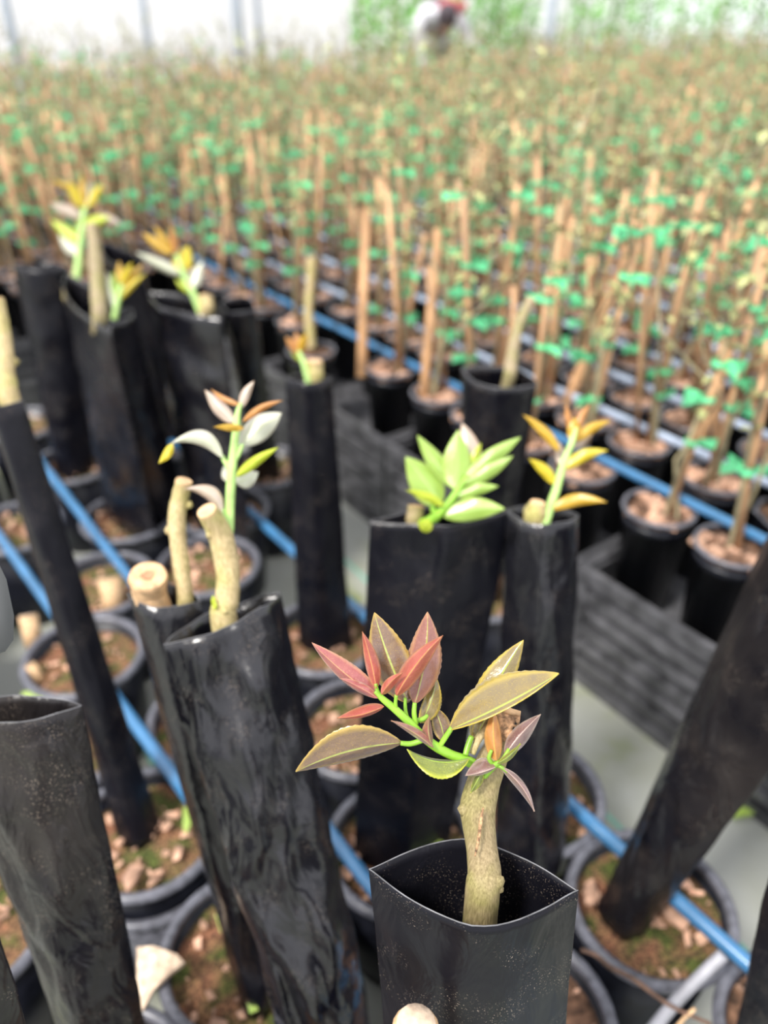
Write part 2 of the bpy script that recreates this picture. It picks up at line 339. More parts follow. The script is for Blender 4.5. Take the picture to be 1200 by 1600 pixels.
def nursery_pot(p, r, h, label, group=None, soilmat='moss', double=False, name='nursery_pot', cat='pot', nch=40, seed=0):
    """p: centre on the ground level the pot stands on"""
    rs = random.Random(seed)
    e = empty(name, p, label, cat, group)
    V, F = lathe([(0, .0), (r*.76, .0), (r*.78, .004), (r*.93, h-.012), (r*.90, h-.012), (r*.885, h-.05), (.0, h-.05)], p, 40)
    bo = obj('pot_body', V, F, M['pot'], e)
    q = r*.965; a = .0075*r/.1
    ring = [(q+a*math.cos(k*math.pi/5), h-a+a*math.sin(k*math.pi/5)) for k in range(11)]
    V, F = lathe(ring, p, 40); obj('rim', V, F, M['rim'], bo)
    if double:
        q2 = r*1.07; ring = [(q2+a*math.cos(k*math.pi/5), h-.05+a*math.sin(k*math.pi/5)) for k in range(11)]
        V1, F1 = lathe(ring, p, 40); V2, F2 = lathe([(r*.82, .0), (q2-.004, h-.05), (q2+.004, h-.05), (r*.84, 0)], p, 40)
        V, F, _ = join((V1, F1), (V2, F2)); obj('outer_pot', V, F, M['rim'], e)
    V, F = [], []; n = 24; zs = h-.026
    V.append(p+Vector((0, 0, zs+.004)))
    for i in range(1, 8):
        for j in range(n):
            rr = r*.905*i/7; x, y = rr*math.cos(j*6.2832/n), rr*math.sin(j*6.2832/n)
            V.append(p+Vector((x, y, zs+.008*noise.noise(Vector((x*30+seed, y*30, seed*1.7)))-.004*(i/7))))
    for j in range(n): F.append((0, 1+j, 1+(j+1) % n))
    for i in range(6):
        for j in range(n): k = (j+1) % n; F.append((1+i*n+j, 1+(i+1)*n+j, 1+(i+1)*n+k, 1+i*n+k))
    so = obj('soil', V, F, M[soilmat], e)
    if nch:
        ms = []
        for k in range(nch):
            rr = r*.84*math.sqrt(random.random()); an = rnd(0, 6.28); l = .004+.018*random.random()**2
            ms.append(chipgeo(p+Vector((rr*math.cos(an), rr*math.sin(an), zs+.007)), l, l*rnd(.35, .7), rnd(.002, .006), rrot(.5)))
        V, F, _ = join(*ms); tag(obj('bark_chips', V, F, M['chip'], so, smooth=False), None, None, kind='stuff')
    return e
def leaf(b, t, wl, wr_, cv, d, dt, eL, eR, mat, parent, n=14, m=4, ser=.0, droop=0.0, name='leaf', peti=None, shape=.75):
    """b, t: pixels of base and tip; wl, wr_: half widths in pixels left / right of base->tip; cv: sideways bow of the midrib in pixels; d: distance of base, dt: change to the tip; eL, eR: how far the edges turn back (+) or forward (-)"""
    bx, by = b; tx, ty = t; dx, dy = tx-bx, ty-by; ln = math.hypot(dx, dy); nx, ny = dy/ln, -dx/ln     # left of travel as seen (y down)
    V, F, U = [], [], []
    for i in range(n+1):
        s = i/n; wgt = (math.sin(math.pi*min(1, s**shape)))**.85 if 0 < s < 1 else 0
        if i == n: wgt = .02
        if i == 0: wgt = .05
        c = 4*s*(1-s)*cv; mx_, my_ = bx+dx*s+nx*c, by+dy*s+ny*c; dd = d+dt*s+droop*s*s
        for j in range(-m, m+1):
            q = j/m; wd = wl if q < 0 else wr_; e = eL if q < 0 else eR; a = abs(q)
            sr = 1+(ser*(1 if i % 2 else -1) if a == 1 and 0 < i < n else 0)
            off = a*wd*wgt*sr; sg = 1 if q < 0 else -1
            rip = .0012*math.sin(s*11+q*2)*a*wgt
            V.append(pd(mx_+nx*off*sg, my_+ny*off*sg, dd+e*(a**1.25)*wgt+rip)); U.append((.5+.5*q, s))
    k = 2*m+1
    for i in range(n):
        for j in range(2*m): F.append((i*k+j, i*k+j+1, (i+1)*k+j+1, (i+1)*k+j))
    lo = obj(name, V, F, L[mat], parent, uvs=U)
    so = lo.modifiers.new('thickness', 'SOLIDIFY'); so.thickness = .0005 if d < .6 else .0007
    if peti:
        # petiole joined to the blade's own mesh would need another material: keep it a tube of the shoot
        pass
    return lo
def ptube(pts, d, n=10, k=5):   # pixel polyline (x, y, radius px, ddepth) -> tube
    P = [(pd(x, y, d+dd), r*(d+dd)/FPX) for x, y, r, dd in pts]; P = smoothpath(P, k)
    return tube([a for a, _ in P], [b for _, b in P], n)
def trunk(parent, pts, d, base, mat, name='trunk', k_=None, bumps=(), n=16, k=6, cut='wood', wob=0.05, chamfer=None):
    """pts from the bottom visible point to the top cut; base: point in the soil"""
    P = [(pd(x, y, d+dd), r*(d+dd)/FPX) for x, y, r, dd in pts]
    if k_:                                                 # pts start where the stem crosses the sleeve's mouth
        q0 = at(pts[0][0], pts[0][1], SPEC[k_].get('zt', ZT)); sh_ = dep(q0); P = [(pd(x, y, sh_+dd), r*(sh_+dd)/FPX) for x, y, r, dd in pts]
        Cm = (SPEC[k_]['c'][0]+SPEC[k_]['c'][1])/2; ax_ = SLV[k_]-Cm; of = P[0][0]-Cm
        P = [(Cm+ax_*t+of*((1-t)**5), P[0][1]*1.05) for t in (.97, .6, .3, .12)]+P
    else: P = [(base, P[0][1]*1.1)]+P
    P = smoothpath(P, k)
    V, F = tube([a for a, _ in P], [b for _, b in P], n)
    for i, q in enumerate(V):
        c = P[min(i//n, len(P)-1)][0]; dv = q-c
        V[i] = c+dv*(1+wob*2*noise.noise(q*120)+wob*1.5*noise.noise(q*38))
    F.pop()                                                # the cut face is a part of its own
    ms = [(V, F)]
    for bx, by, r, dd in bumps:
        c = pd(bx, by, d+dd); R = r*(d+dd)/FPX; bv, bf = lathe([(.02*R, -R), (R*.7, -R*.7), (R, 0), (R*.7, R*.7), (.02*R, R)], c, 8)
        ms.append(([c+(q-c)*(1+.4*noise.noise(q*200)) for q in bv], bf))
    v2, f2, _ = join(*ms); to = obj(name, v2, f2, M[mat], parent)
    top = V[-n:]; c = sum(top, Vector())/n; ax = (P[-1][0]-P[-2][0]).normalized()
    CV = [c+ax*.0006]+[c+(q-c)*.96+ax*.0006 for q in top]+[c+(q-c)*1.03-ax*.002 for q in top]
    CF = [(0, 1+i, 1+(i+1) % n) for i in range(n)]+[(1+i, 1+n+i, 1+n+(i+1) % n, 1+(i+1) % n) for i in range(n)]
    obj('cut_face', CV, CF, M[cut], parent if to.parent is None else to, smooth=False)
    return to

# ------------------------------------------------------------------ sleeved block: sleeve corner pixels (top-left, top-right, bottom-left, bottom-right)
SPEC = {
 'front': dict(c=sl((577, 1358), (903, 1392), (640, 2000), (845, 2000)), tt=.031, tb=.022, pw=1.2, mat='sleeve_smooth', wr=.0030, dia=.10, seed=1,
    label='black sleeve with a wide open lens shaped mouth around the thick stem with bronze leaves'),
 'curl': dict(c=sl((256, 1006), (438, 926), (478, 1760), (612, 1760)), tt=.030, tb=.034, mat='sleeve', wr=.015, dia=.15, seed=2,
    label='wrinkled shiny black sleeve holding the stem with pale pink tipped shoot'),
 'stump': dict(c=sl((199, 925), (312, 938), (372, 1545), (452, 1560)), tt=.022, tb=.03, wr=.004, seed=3,
    label='dark black sleeve with a thick cut stump in its mouth'),
 'dusty': dict(c=sl((-95, 1112), (127, 1103), (160, 1780), (262, 1780)), tt=.018, tb=.03, mat='sleeve_dusty', wr=.006, seed=4,
    label='dusty creased black sleeve with brownish folds, beside the double rimmed pot'),
 'corner': dict(c=sl((-190, 1440), (-12, 1425), (60, 2150), (185, 2150), zt=.72), tt=.02, tb=.03, mat='sleeve_dusty', wr=.006, seed=5,
    label='black sleeve with dusty diamond creases next to the dusty creased sleeve'),
 'longlean': dict(c=sl((-19, 628), (36, 628), (188, 1318), (254, 1300), zt=.75), zt=.75, tt=.026, tb=.026, mat='sleeve_smooth', wr=.003, seed=6,
    label='long narrow leaning sleeve whose foot stands in the double rimmed pot'),
 'far_a': dict(c=sl((20, 414), (106, 418), (88, 742), (150, 738)), tt=.035, tb=.035, mat='sleeve_smooth', wr=.006, seed=7,
    label='upright black sleeve behind the one with the bare leaning stem'),
 'far_b': dict(c=sl((103, 428), (172, 515), (165, 800), (248, 850)), tt=.03, tb=.03, wr=.006, seed=8,
    label='black sleeve with a tall bare leafless stem standing out of it'),
 'far_c': dict(c=sl((168, 505), (205, 482), (238, 835), (296, 805)), tt=.020, tb=.022, wr=.003, seed=9,
    label='black sleeve with a tuft of slim yellow leaves at its mouth'),
 'far_d': dict(c=sl((160, 378), (222, 428), (240, 690), (305, 715)), tt=.03, tb=.03, mat='sleeve_smooth', wr=.004, seed=10,
    label='plain black sleeve standing close behind the shiny dented one'),
 'far_e': dict(c=sl((234, 455), (346, 496), (300, 800), (392, 862)), tt=.04, tb=.035, wr=.012, seed=11,
    label='shiny dented black sleeve with a pale stump and a bright yellow leaf'),
 'far_f': dict(c=sl((346, 470), (398, 482), (395, 740), (440, 750)), tt=.025, tb=.028, wr=.004, seed=12,
    label='small dark sleeve between the shiny dented one and the seedling bed'),
 'mid': dict(c=sl((446, 590), (518, 590), (468, 1012), (550, 1012)), tt=.03, tb=.03, mat='sleeve_smooth', wr=.0045, seed=13, dia=.4,
    label='slim upright black sleeve with an orange tipped bud and pale stump'),
 'green': dict(c=sl((579, 815), (798, 798), (553, 1345), (698, 1335)), tt=.026, tb=.036, mat='sleeve_smooth', wr=.003, seed=14, dia=.8,
    label='broad black sleeve with a sharp fold and fresh light green leaves on top'),
 'lip': dict(c=sl((791, 800), (904, 806), (772, 1352), (886, 1345)), tt=.030, tb=.04, wr=.0055, seed=15,
    label='black sleeve with shiny rolled lip, amber leaved shoot and round pale stump'),
 'behind': dict(c=sl((721, 576), (839, 600), (722, 930), (786, 940)), tt=.03, tb=.03, wr=.005, seed=16, dia=.1,
    label='black sleeve with a thin bent leafless stem, beside the seedling crates'),
 'slant': dict(c=sl((1275, 690), (1410, 930), (930, 1425), (1018, 1445), zt=.73), tt=.04, tb=.032, mat='sleeve_dusty', wr=.004, seed=17,
    label='strongly slanting black sleeve rising from the wide pot crossed by a blue pipe'),
 'edge': dict(c=sl((1240, 1200), (1390, 1230), (1138, 1660), (1245, 1660)), tt=.03, tb=.03, mat='sleeve_smooth', wr=.004, seed=18,
    label='leaning black sleeve in the pot next to the strongly slanting sleeve'),
}
SLV = {}
for k, s in SPEC.items():
    near = k in ('front', 'curl', 'dusty', 'slant', 'green')
    o, C0 = sleeve('plastic_sleeve', s['label'], *s['c'], s['tt'], s['tb'], s.get('mat', 'sleeve'), s['wr'], s['seed'], s.get('dia', .25), 60 if near else 36, 56 if near else 36, pw=s.get('pw', .85))
    SLV[k] = C0
# pots: one under every sleeve, then the other pots that show between them
def potbase(c, dx=0, dy=0): return Vector((c.x+dx, c.y+dy, 0))
PL = []
def mkpot(k, p, label, **kw): PL.append((k, Vector((p.x, p.y, 0)), label, kw))
P2 = lambda x, y: at(x, y, RIM)
mkpot('slant', P2(1018, 1408), 'wide black pot with gloss paled rim and mossy soil, crossed by a blue pipe')
mkpot('stump', P2(385, 1483), 'black pot with dark green moss and small chips under the stump sleeve')
mkpot('longlean', P2(228, 1292), 'double rimmed black pot at the foot of the long leaning sleeve', double=True)
mkpot('front', SLV['front']+Vector((.0, -.01, 0)), 'black pot hidden below the sleeve with the lens shaped mouth')
mkpot('x1', P2(818, 1592), 'black pot with reddish bark beside the sleeve with lens shaped mouth', soilmat='soil')
mkpot('edge', P2(1228, 1588), 'black pot of brown soil under the leaning sleeve by the slanting one', soilmat='soil')
mkpot('green', P2(628, 1318), 'black pot under the broad folded sleeve')
mkpot('lip', P2(838, 1330), 'black pot under the sleeve with shiny rolled lip')
mkpot('dusty', P2(190, 1690), 'black pot below the dusty creased sleeve', soilmat='soil')
mkpot('curl', P2(560, 1760), 'black pot below the wrinkled shiny sleeve')
for k in ('mid', 'far_a', 'far_b', 'far_c', 'far_d', 'far_e', 'far_f', 'behind', 'corner'): mkpot(k, SLV[k], None)
lab = {'mid': 'black pot under the slim upright sleeve', 'far_a': 'black pot under the upright sleeve behind the long leaning one', 'far_b': 'black pot under the sleeve with tall bare stem', 'far_c': 'black pot under the sleeve with the slim yellow leaves',
       'far_d': 'black pot under the plain sleeve behind the dented one', 'far_e': 'black pot under the shiny dented sleeve', 'far_f': 'black pot under the small dark sleeve', 'behind': 'black pot under the sleeve with thin bent stem', 'corner': 'black pot under the sleeve with diamond creases'}
for px in [(60, 1190), (700, 1235), (130, 1020), (425, 905), (40, 1010), (690, 1490), (20, 820), (110, 690), (345, 930), (560, 1130), (170, 905), (30, 660), (330, 1120), (60, 1400), (15, 1590), (-55, 1440), (-40, 1230)]+[topx(uv(.9+.2*a_, v_, RIM)) for a_ in range(7) for v_ in (-.3, -.1, .12, .34, .555)]: mkpot('fill', P2(*px), 'black pot of bark and soil with no sleeve, between the sleeved pots')
placed = []; POTOF = {}
for k, p, l, kw in PL:
    if k == 'fill' and any((p-q).length < .185 for q in placed): continue
    for it in range(60):                                   # push apart so that no two pots run into each other
        for q in placed:
            dv = p-q
            if dv.length < .198: p = p+(dv.normalized() if dv.length > 1e-4 else Vector((1, 0, 0)))*(.199-dv.length)
    if k == 'fill' and touv(p)[1] > .66: continue
    placed.append(p)
    if k in SLV and (SLV[k]-p-Vector((0, 0, SLV[k].z))).length > .075:  # keep the foot of the sleeve inside its own pot
        pass
    POTOF[k] = nursery_pot(p, .098, RIM, l or lab[k], group='spare pots between the sleeves' if k == 'fill' else None, seed=len(placed), **kw)

# ------------------------------------------------------------------ saplings in the sleeves
def sapling(k, label, name='citrus_sapling'): 
    c = SLV[k]; return empty(name, Vector((c.x, c.y, .18)), label, 'sapling')
def soilpt(k, dx=0): c = SLV[k]; return Vector((c.x+dx, c.y, .18))
# --- the sapling in focus
sp = sapling('front', 'thick cut citrus stem with glossy bronze and red young leaves in the open sleeve')
D0 = .466
trunk(sp, [(754, 1392, 27, 0), (757, 1365, 26, 0), (752, 1320, 24, 0), (748, 1285, 26, 0), (747, 1258, 28, 0), (756, 1222, 26, 0), (766, 1195, 24, 0), (778, 1165, 20, .003), (787, 1140, 18, .006), (792, 1121, 20, .010)], D0+.002, soilpt('front'), 'bark', bumps=[(773, 1377, 15, -.003), (728, 1263, 13, -.002), (779, 1388, 8, 0)], n=28, k=9, cut='cutbrown', wob=.012, k_='front')
# brown cut front below the top and the pale splintered edge above it
def patch(px, d, mat, parent, name, dd=None):
    c = (sum(p[0] for p in px)/len(px), sum(p[1] for p in px)/len(px)); dd = dd or [0]*len(px)
    V = [pd(*c, d-.001)]+[pd(*p, d+q) for p, q in zip(px, dd)]+[pd(p[0], p[1], d+q+.007) for p, q in zip(px, dd)]; n = len(px)
    F = [(0, 1+i, 1+(i+1) % n) for i in range(n)]+[(1+i, 1+n+i, 1+n+(i+1) % n, 1+(i+1) % n) for i in range(n)]+[tuple(range(n+1, 2*n+1))]
    return obj(name, V, F, M[mat], parent, smooth=False)
patch([(774, 1101), (782, 1098), (788, 1101), (800, 1107), (814, 1111), (813, 1120), (800, 1119), (786, 1114), (776, 1109)], .463, 'wood', sp, 'splintered_edge')
patch([(776, 1109), (786, 1114), (800, 1119), (813, 1119), (811, 1138), (800, 1150), (786, 1160), (778, 1150)], .461, 'cutbrown', sp, 'cut_slope')
V, F = ptube([(738, 1178, 5, 0), (745, 1160, 6, .001), (753, 1146, 7, .002), (765, 1135, 6, .005)], .462, 8); obj('bark_sliver', V, F, M['bark2'], sp)
V, F = ptube([(742, 1338, 1.2, 0), (748, 1310, 2.4, 0), (751, 1285, 2.6, 0), (755, 1262, 1.2, 0)], .4545, 6); obj('bark_scar', V, F, M['cutbrown'], sp)
sh = bpy.data.objects.new('tmp', None); bpy.data.objects.remove(sh)
V1 = ptube([(752, 1206, 8, .002), (737, 1192, 8.5, 0), (706, 1180, 7.5, -.003), (682, 1167, 7.5, -.005), (660, 1150, 7, -.006), (640, 1129, 6.5, -.008), (616, 1107, 6, -.009), (598, 1092, 5, -.010), (586, 1080, 3.5, -.010)], .460, 10)
pet = [[(687, 1166, 4, 0), (694, 1155, 4.5, -.001), (706, 1137, 4, -.002)], [(727, 1180, 4.5, .002), (731, 1166, 5, .004), (737, 1150, 4.5, .006)], [(661, 1156, 4.5, 0), (642, 1162, 4.5, 0), (626, 1161, 4, 0)],
       [(650, 1132, 4, 0), (647, 1115, 4, -.001), (648, 1098, 3.5, 0)], [(640, 1128, 4, .003), (660, 1124, 4, .004), (668, 1118, 3, .006)], [(619, 1108, 3, -.004), (618, 1098, 3, -.006), (619, 1086, 2.8, -.008)], [(597, 1092, 3.5, -.004), (590, 1080, 3.5, -.005), (587, 1068, 2.6, -.006)], [(640, 1130, 3, .004), (634, 1112, 3, .005), (633, 1090, 2.5, .006)]]
V, F, _ = join(V1, *[ptube(q, .455, 7, 4) for q in pet]); shoot = obj('shoot', V, F, M['shoot'], sp)
def lf(*a, **k): k.setdefault('ser', .02); a = list(a); a[7] *= 1.8; a[8] *= 1.8; return leaf(*a, parent=shoot, n=30, m=6, **k)
lf((628, 1161), (462, 1206), 16, 38, -9, .455, -.006, .006, -.004, 'bronze', shape=.85)                     # long left leaf
lf((638, 1098), (585, 957), 31, 33, 4, .465, .002, .004, .002, 'bronze', shape=.80)
lf((648, 1100), (668, 956), 28, 27, -6, .459, .006, .006, .004, 'rosy', shape=.85)
lf((657, 1130), (682, 1058), 12, 18, -4, .466, .004, .002, .002, 'bronzey')
lf((619, 1087), (692, 993), 17, 16, 5, .446, -.006, .006, .004, 'red', ser=.008)
lf((596, 1085), (629, 1051), 8, 9, 3, .444, -.004, .002, .003, 'red', ser=0)
lf((588, 1076), (566, 987), 10, 13, -2, .448, .003, .003, .003, 'red', ser=.008)
lf((592, 1091), (487, 1004), 12, 20, 4, .455, .004, .004, .002, 'pink', ser=.012)
lf((590, 1091), (531, 1060), 6, 9, -2, .448, -.002, .002, .002, 'pink', ser=0)
lf((600, 1104), (527, 1122), 5, 14, 4, .449, -.006, .002, .004, 'red', ser=0)
lf((677, 1168), (611, 1126), 5, 9, -3, .444, -.003, .003, .003, 'rosy', ser=0)
lf((674, 1165), (671, 1119), 11, 6, 3, .446, -.002, .004, .004, 'rosy', ser=0)
lf((694, 1158), (676, 1102), 14, 15, -3, .470, .002, .002, .002, 'bronze')
lf((733, 1185), (636, 1170), 27, 4, 12, .451, -.002, -.004, .006, 'olive')
lf((703, 1140), (873, 1052), 48, 7, -5, .452, -.010, .012, -.003, 'bronzey', shape=.88)
lf((737, 1152), (818, 1000), 27, 25, 5, .470, .012, .004, .004, 'bronzey', shape=.9)
lf((742, 1160), (772, 1105), 13, 14, 3, .462, .004, .002, .004, 'bronzey')
sh2v = ptube([(756, 1212, 6, .004), (768, 1200, 5.5, 0), (780, 1190, 4, -.002)], .449, 8)
pv = [[(772, 1196, 3.5, 0), (764, 1185, 3.5, -.002), (768, 1172, 2.5, -.003)], [(778, 1192, 3, 0), (786, 1186, 3.2, 0), (795, 1170, 2.5, .002)], [(776, 1196, 3, 0), (784, 1199, 3, -.002), (793, 1207, 2, -.002)], [(770, 1198, 3, 0), (755, 1200, 3, -.002), (740, 1206, 2, -.002)]]
V, F, _ = join(sh2v, *[ptube(q, .449, 7, 4) for q in pv]); shoot = obj('shoot', V, F, M['shoot'], sp)
lf((776, 1189), (772, 1108), 15, 13, 3, .446, .004, .003, .003, 'orange', ser=.006)
lf((789, 1180), (845, 1116), 14, 15, 3, .450, .008, .004, .004, 'mauve', ser=.01)
lf((777, 1193), (813, 1162), 5, 6, -3, .442, -.004, .002, .002, 'olive', ser=0)
lf((784, 1199), (835, 1268), 7, 8, 7, .446, -.006, .002, .004, 'mauve', ser=0)
lf((774, 1199), (727, 1212), 4, 22, 2, .444, -.002, .002, .006, 'mauve', ser=0)
lf((753, 1206), (735, 1239), 9, 6, 0, .447, .002, .002, .003, 'olive', ser=0, name='bud_scale')

# --- sapling with leaves paled by painted sky sheen
D = .685
sp = sapling('curl', 'crooked pale stem with upright green shoot and pink tipped leaves whitened by sky sheen')
trunk(sp, [(350, 968, 21, 0), (354, 940, 19, 0), (356, 905, 18, 0), (352, 868, 19, 0), (342, 830, 19, -.006), (323, 798, 16, -.022)], D, soilpt('curl'), 'bark2', bumps=[(328, 836, 7, -.018), (368, 900, 6, 0), (352, 955, 7, -.014), (370, 872, 5, 0)], n=18, k=7, k_='curl', wob=.02)
V, F, _ = join(ptube([(349, 856, 7, .004), (357, 832, 8, 0), (359, 790, 7.5, 0), (362, 740, 7.5, 0), (367, 690, 6.5, 0), (371, 650, 5, 0), (376, 630, 3, 0)], D-.006, 10),
  ptube([(359, 732, 4, 0), (352, 722, 4, 0), (347, 712, 3, 0)], D-.006, 7), ptube([(368, 718, 4, 0), (374, 706, 4, 0), (379, 694, 3, 0)], D-.006, 7), ptube([(356, 818, 4, 0), (350, 808, 4, 0), (347, 795, 3, 0)], D-.01, 7))
shoot = obj('shoot', V, F, M['shoot2'], sp)
def ld(*a, **k): return leaf(*a, parent=shoot, n=14, m=4, **k)
ld((349, 716), (266, 694), 10, 15, -20, D-.01, -.01, .004, .004, 'pale'); ld((270, 693), (248, 724), 7, 8, 3, D-.02, -.006, .003, .003, 'yellow')
ld((367, 660), (320, 609), 14, 9, 0, D-.006, .006, .006, .006, 'palepink'); ld((374, 632), (330, 608), 5, 5, 4, D-.008, .004, .002, .002, 'orange')
ld((377, 637), (397, 595), 8, 8, 3, D-.006, 0, .004, .004, 'palepink'); ld((379, 659), (441, 626), 5, 7, 6, D-.012, -.006, .004, .003, 'orange')
ld((378, 697), (440, 645), 22, 18, 2, D, .01, .006, .006, 'pale', shape=.9); ld((381, 669), (334, 667), 8, 4, -2, D-.016, -.014, .002, .002, 'amber')
ld((369, 745), (435, 699), 9, 8, 2, D-.014, -.01, .004, .004, 'lime'); ld((367, 752), (404, 738), 16, 14, -4, D+.006, .012, .004, .004, 'pale'); ld((362, 752), (349, 728), 11, 8, 0, D+.01, .01, .004, .004, 'pale')
ld((348, 804), (288, 764), 8, 15, -14, D-.012, -.008, .006, .006, 'palepink'); ld((336, 952), (332, 930), 4, 4, 0, D-.02, 0, 0, 0, 'lime', name='bud')

# --- stump sleeve
sp = sapling('stump', 'bare forked pale stem without leaves beside the thick cut stump')
trunk(sp, [(289, 930, 13, 0), (284, 890, 13, 0), (279, 850, 13, 0), (276, 815, 14, 0), (281, 780, 13, 0), (288, 752, 13, -.006)], .715, soilpt('stump', .01), 'bark2', bumps=[(264, 828, 8, -.004), (295, 789, 6, -.006)], n=14, k_='stump')
sp = empty('cut_stump', soilpt('stump', -.015), 'thick round cut stump with brown pith in a sleeve mouth', 'stump')
to = trunk(sp, [(235, 932, 26, 0), (233, 916, 27, -.006), (231, 900, 29, -.016)], .70, soilpt('stump', -.015), 'wood', n=24, wob=.01, k_='stump')
sd_ = dep(at(235, 932, ZT)); p = pd(231, 900, sd_-.016); ax = (pd(231, 900, sd_-.016)-pd(233, 916, sd_-.006)).normalized(); x = ax.orthogonal().normalized(); y = ax.cross(x)
obj('pith', [p+ax*.0016]+[p+ax*.0016+(x*math.cos(a*.4488)+y*math.sin(a*.4488))*.0055*rnd(.8, 1.2) for a in range(14)]+[p-ax*.004+(x*math.cos(a*.4488)+y*math.sin(a*.4488))*.0055 for a in range(14)], [(0, 1+i, 1+(i+1) % 14) for i in range(14)]+[(1+i, 15+i, 15+(i+1) % 14, 1+(i+1) % 14) for i in range(14)], M['pith'], to, smooth=False)

# --- light green one
D = .805
sp = sapling('green', 'short cut stump sprouting broad fresh light green leaves')
trunk(sp, [(648, 815, 13, 0), (649, 805, 13, 0), (650, 790, 13, 0)], D, soilpt('green'), 'bark', n=14, cut='cutbrown', k_='green')
V, F, _ = join(ptube([(655, 818, 6, .010), (674, 812, 8, .002), (697, 792, 7, -.006), (716, 766, 6, -.008), (732, 742, 4, -.01)], D-.008, 10), ptube([(682, 808, 4, 0), (676, 795, 4, 0), (678, 782, 3, 0)], D-.012, 7))
shoot = obj('shoot', V, F, M['shoot'], sp)
ld((688, 790), (634, 714), 27, 24, -3, D, .006, .006, .006, 'green', shape=.75); ld((694, 790), (634, 766), 7, 7, -3, D-.02, -.012, .002, .002, 'lime')
ld((713, 762), (652, 680), 14, 15, 2, D-.006, .01, .004, .004, 'green'); ld((715, 768), (716, 672), 25, 22, 0, D-.016, .006, .004, .004, 'green')
ld((727, 748), (722, 661), 18, 20, -8, D+.004, .012, .004, .004, 'palepink'); ld((728, 748), (814, 683), 13, 15, 3, D-.014, 0, .004, .004, 'green')
ld((722, 756), (802, 712), 11, 13, -2, D-.02, -.004, .003, .004, 'green'); ld((733, 745), (752, 692), 8, 8, 2, D-.008, 0, .003, .003, 'lime')
ld((714, 776), (779, 760), 10, 11, 4, D-.018, -.006, .003, .003, 'green'); ld((694, 808), (789, 795), 20, 17, 5, D-.02, -.012, .004, .004, 'green', shape=.85); ld((676, 824), (652, 818), 11, 10, 0, D-.02, -.01, .003, .003, 'lime')

# --- amber one
D = .818
sp = sapling('lip', 'pale round stump with upright shoot of amber and yellow leaves')
trunk(sp, [(835, 812, 18, 0), (838, 798, 17, -.006), (841, 786, 12, -.01)], D, soilpt('lip'), 'bark2', n=16, k_='lip')
V, F = ptube([(846, 845, 8, 0), (853, 812, 8, -.004), (868, 768, 7, -.006), (880, 726, 6, -.006), (894, 690, 5, -.006), (900, 668, 3, -.006)], D-.006, 10); shoot = obj('shoot', V, F, M['shoot2'], sp)
ld((874, 705), (817, 648), 8, 9, -4, D-.006, .006, .004, .004, 'amber'); ld((867, 757), (826, 717), 9, 10, -4, D-.014, -.004, .004, .004, 'yellow'); ld((883, 733), (950, 704), 12, 8, 6, D-.014, -.008, .003, .003, 'yellow')
ld((862, 797), (948, 785), 13, 8, 8, D-.014, -.02, .003, .003, 'amber'); ld((896, 690), (898, 652), 11, 12, 0, D-.012, 0, .003, .003, 'amber'); ld((893, 680), (884, 630), 6, 6, 0, D, 0, .003, .003, 'orange'); ld((899, 676), (921, 632), 7, 7, 2, D, .004, .003, .003, 'orange')
ld((900, 690), (954, 658), 9, 8, 5, D-.008, 0, .003, .003, 'amber'); ld((877, 728), (873, 690), 8, 9, 0, D+.004, .006, .003, .003, 'palepink'); ld((892, 700), (930, 672), 8, 8, 0, D+.004, .004, .002, .002, 'palepink')

# --- farther saplings
sp = sapling('longlean', 'bare bent stem standing out of the long leaning sleeve'); trunk(sp, [(16, 630, 16, 0), (9, 585, 14, 0), (7, 545, 13, 0), (0, 500, 12, 0), (-6, 468, 12, 0)], .92, soilpt('longlean'), 'bark2', bumps=[(22, 565, 7, -.006)], k_='longlean')
sp = sapling('far_b', 'tall bare leafless stem in a far black sleeve'); trunk(sp, [(156, 500, 12, 0), (152, 440, 11, 0), (148, 390, 10, 0), (143, 352, 9, 0)], 1.43, soilpt('far_b'), 'bark3', bumps=[(162, 440, 5, -.01)], k_='far_b')
def small(k, label, D, st, stump, leaves, mat='shoot'):
    global shoot
    sp = sapling(k, label)
    if stump: trunk(sp, stump, D, soilpt(k), 'bark2', n=10, k_=k)
    V, F = ptube([(x, y, r*.78, dd) for x, y, r, dd in st], D-.01, 8); shoot = obj('shoot', V, F, M['shoot2'], sp)
    for b, t, wd, c, m in leaves: leaf(b, t, wd, wd, c, D-.012, rnd(-.02, .02), .008, .008, m, shoot, n=8, m=2)
small('far_a', 'far sapling with a bunch of yellow and whitish leaves', 1.60, [(120, 440, 7, 0), (122, 410, 7, 0), (127, 370, 6, 0), (132, 325, 5, 0)], [(126, 420, 8, 0), (128, 412, 8, 0), (130, 400, 8, 0)],
  [((128, 325), (108, 283), 9, 0, 'yellow'), ((134, 325), (160, 288), 9, 0, 'yellow'), ((132, 350), (172, 340), 10, 0, 'lime'), ((124, 378), (80, 344), 10, 0, 'lime'), ((121, 398), (92, 366), 11, 0, 'pale'), ((127, 340), (78, 318), 10, 0, 'palepink'), ((126, 372), (126, 340), 9, 0, 'green'), ((131, 325), (128, 272), 7, 0, 'amber'), ((120, 300), (82, 282), 6, 0, 'amber'), ((134, 330), (138, 285), 8, 0, 'pale'), ((140, 345), (190, 350), 10, 4, 'palepink')])
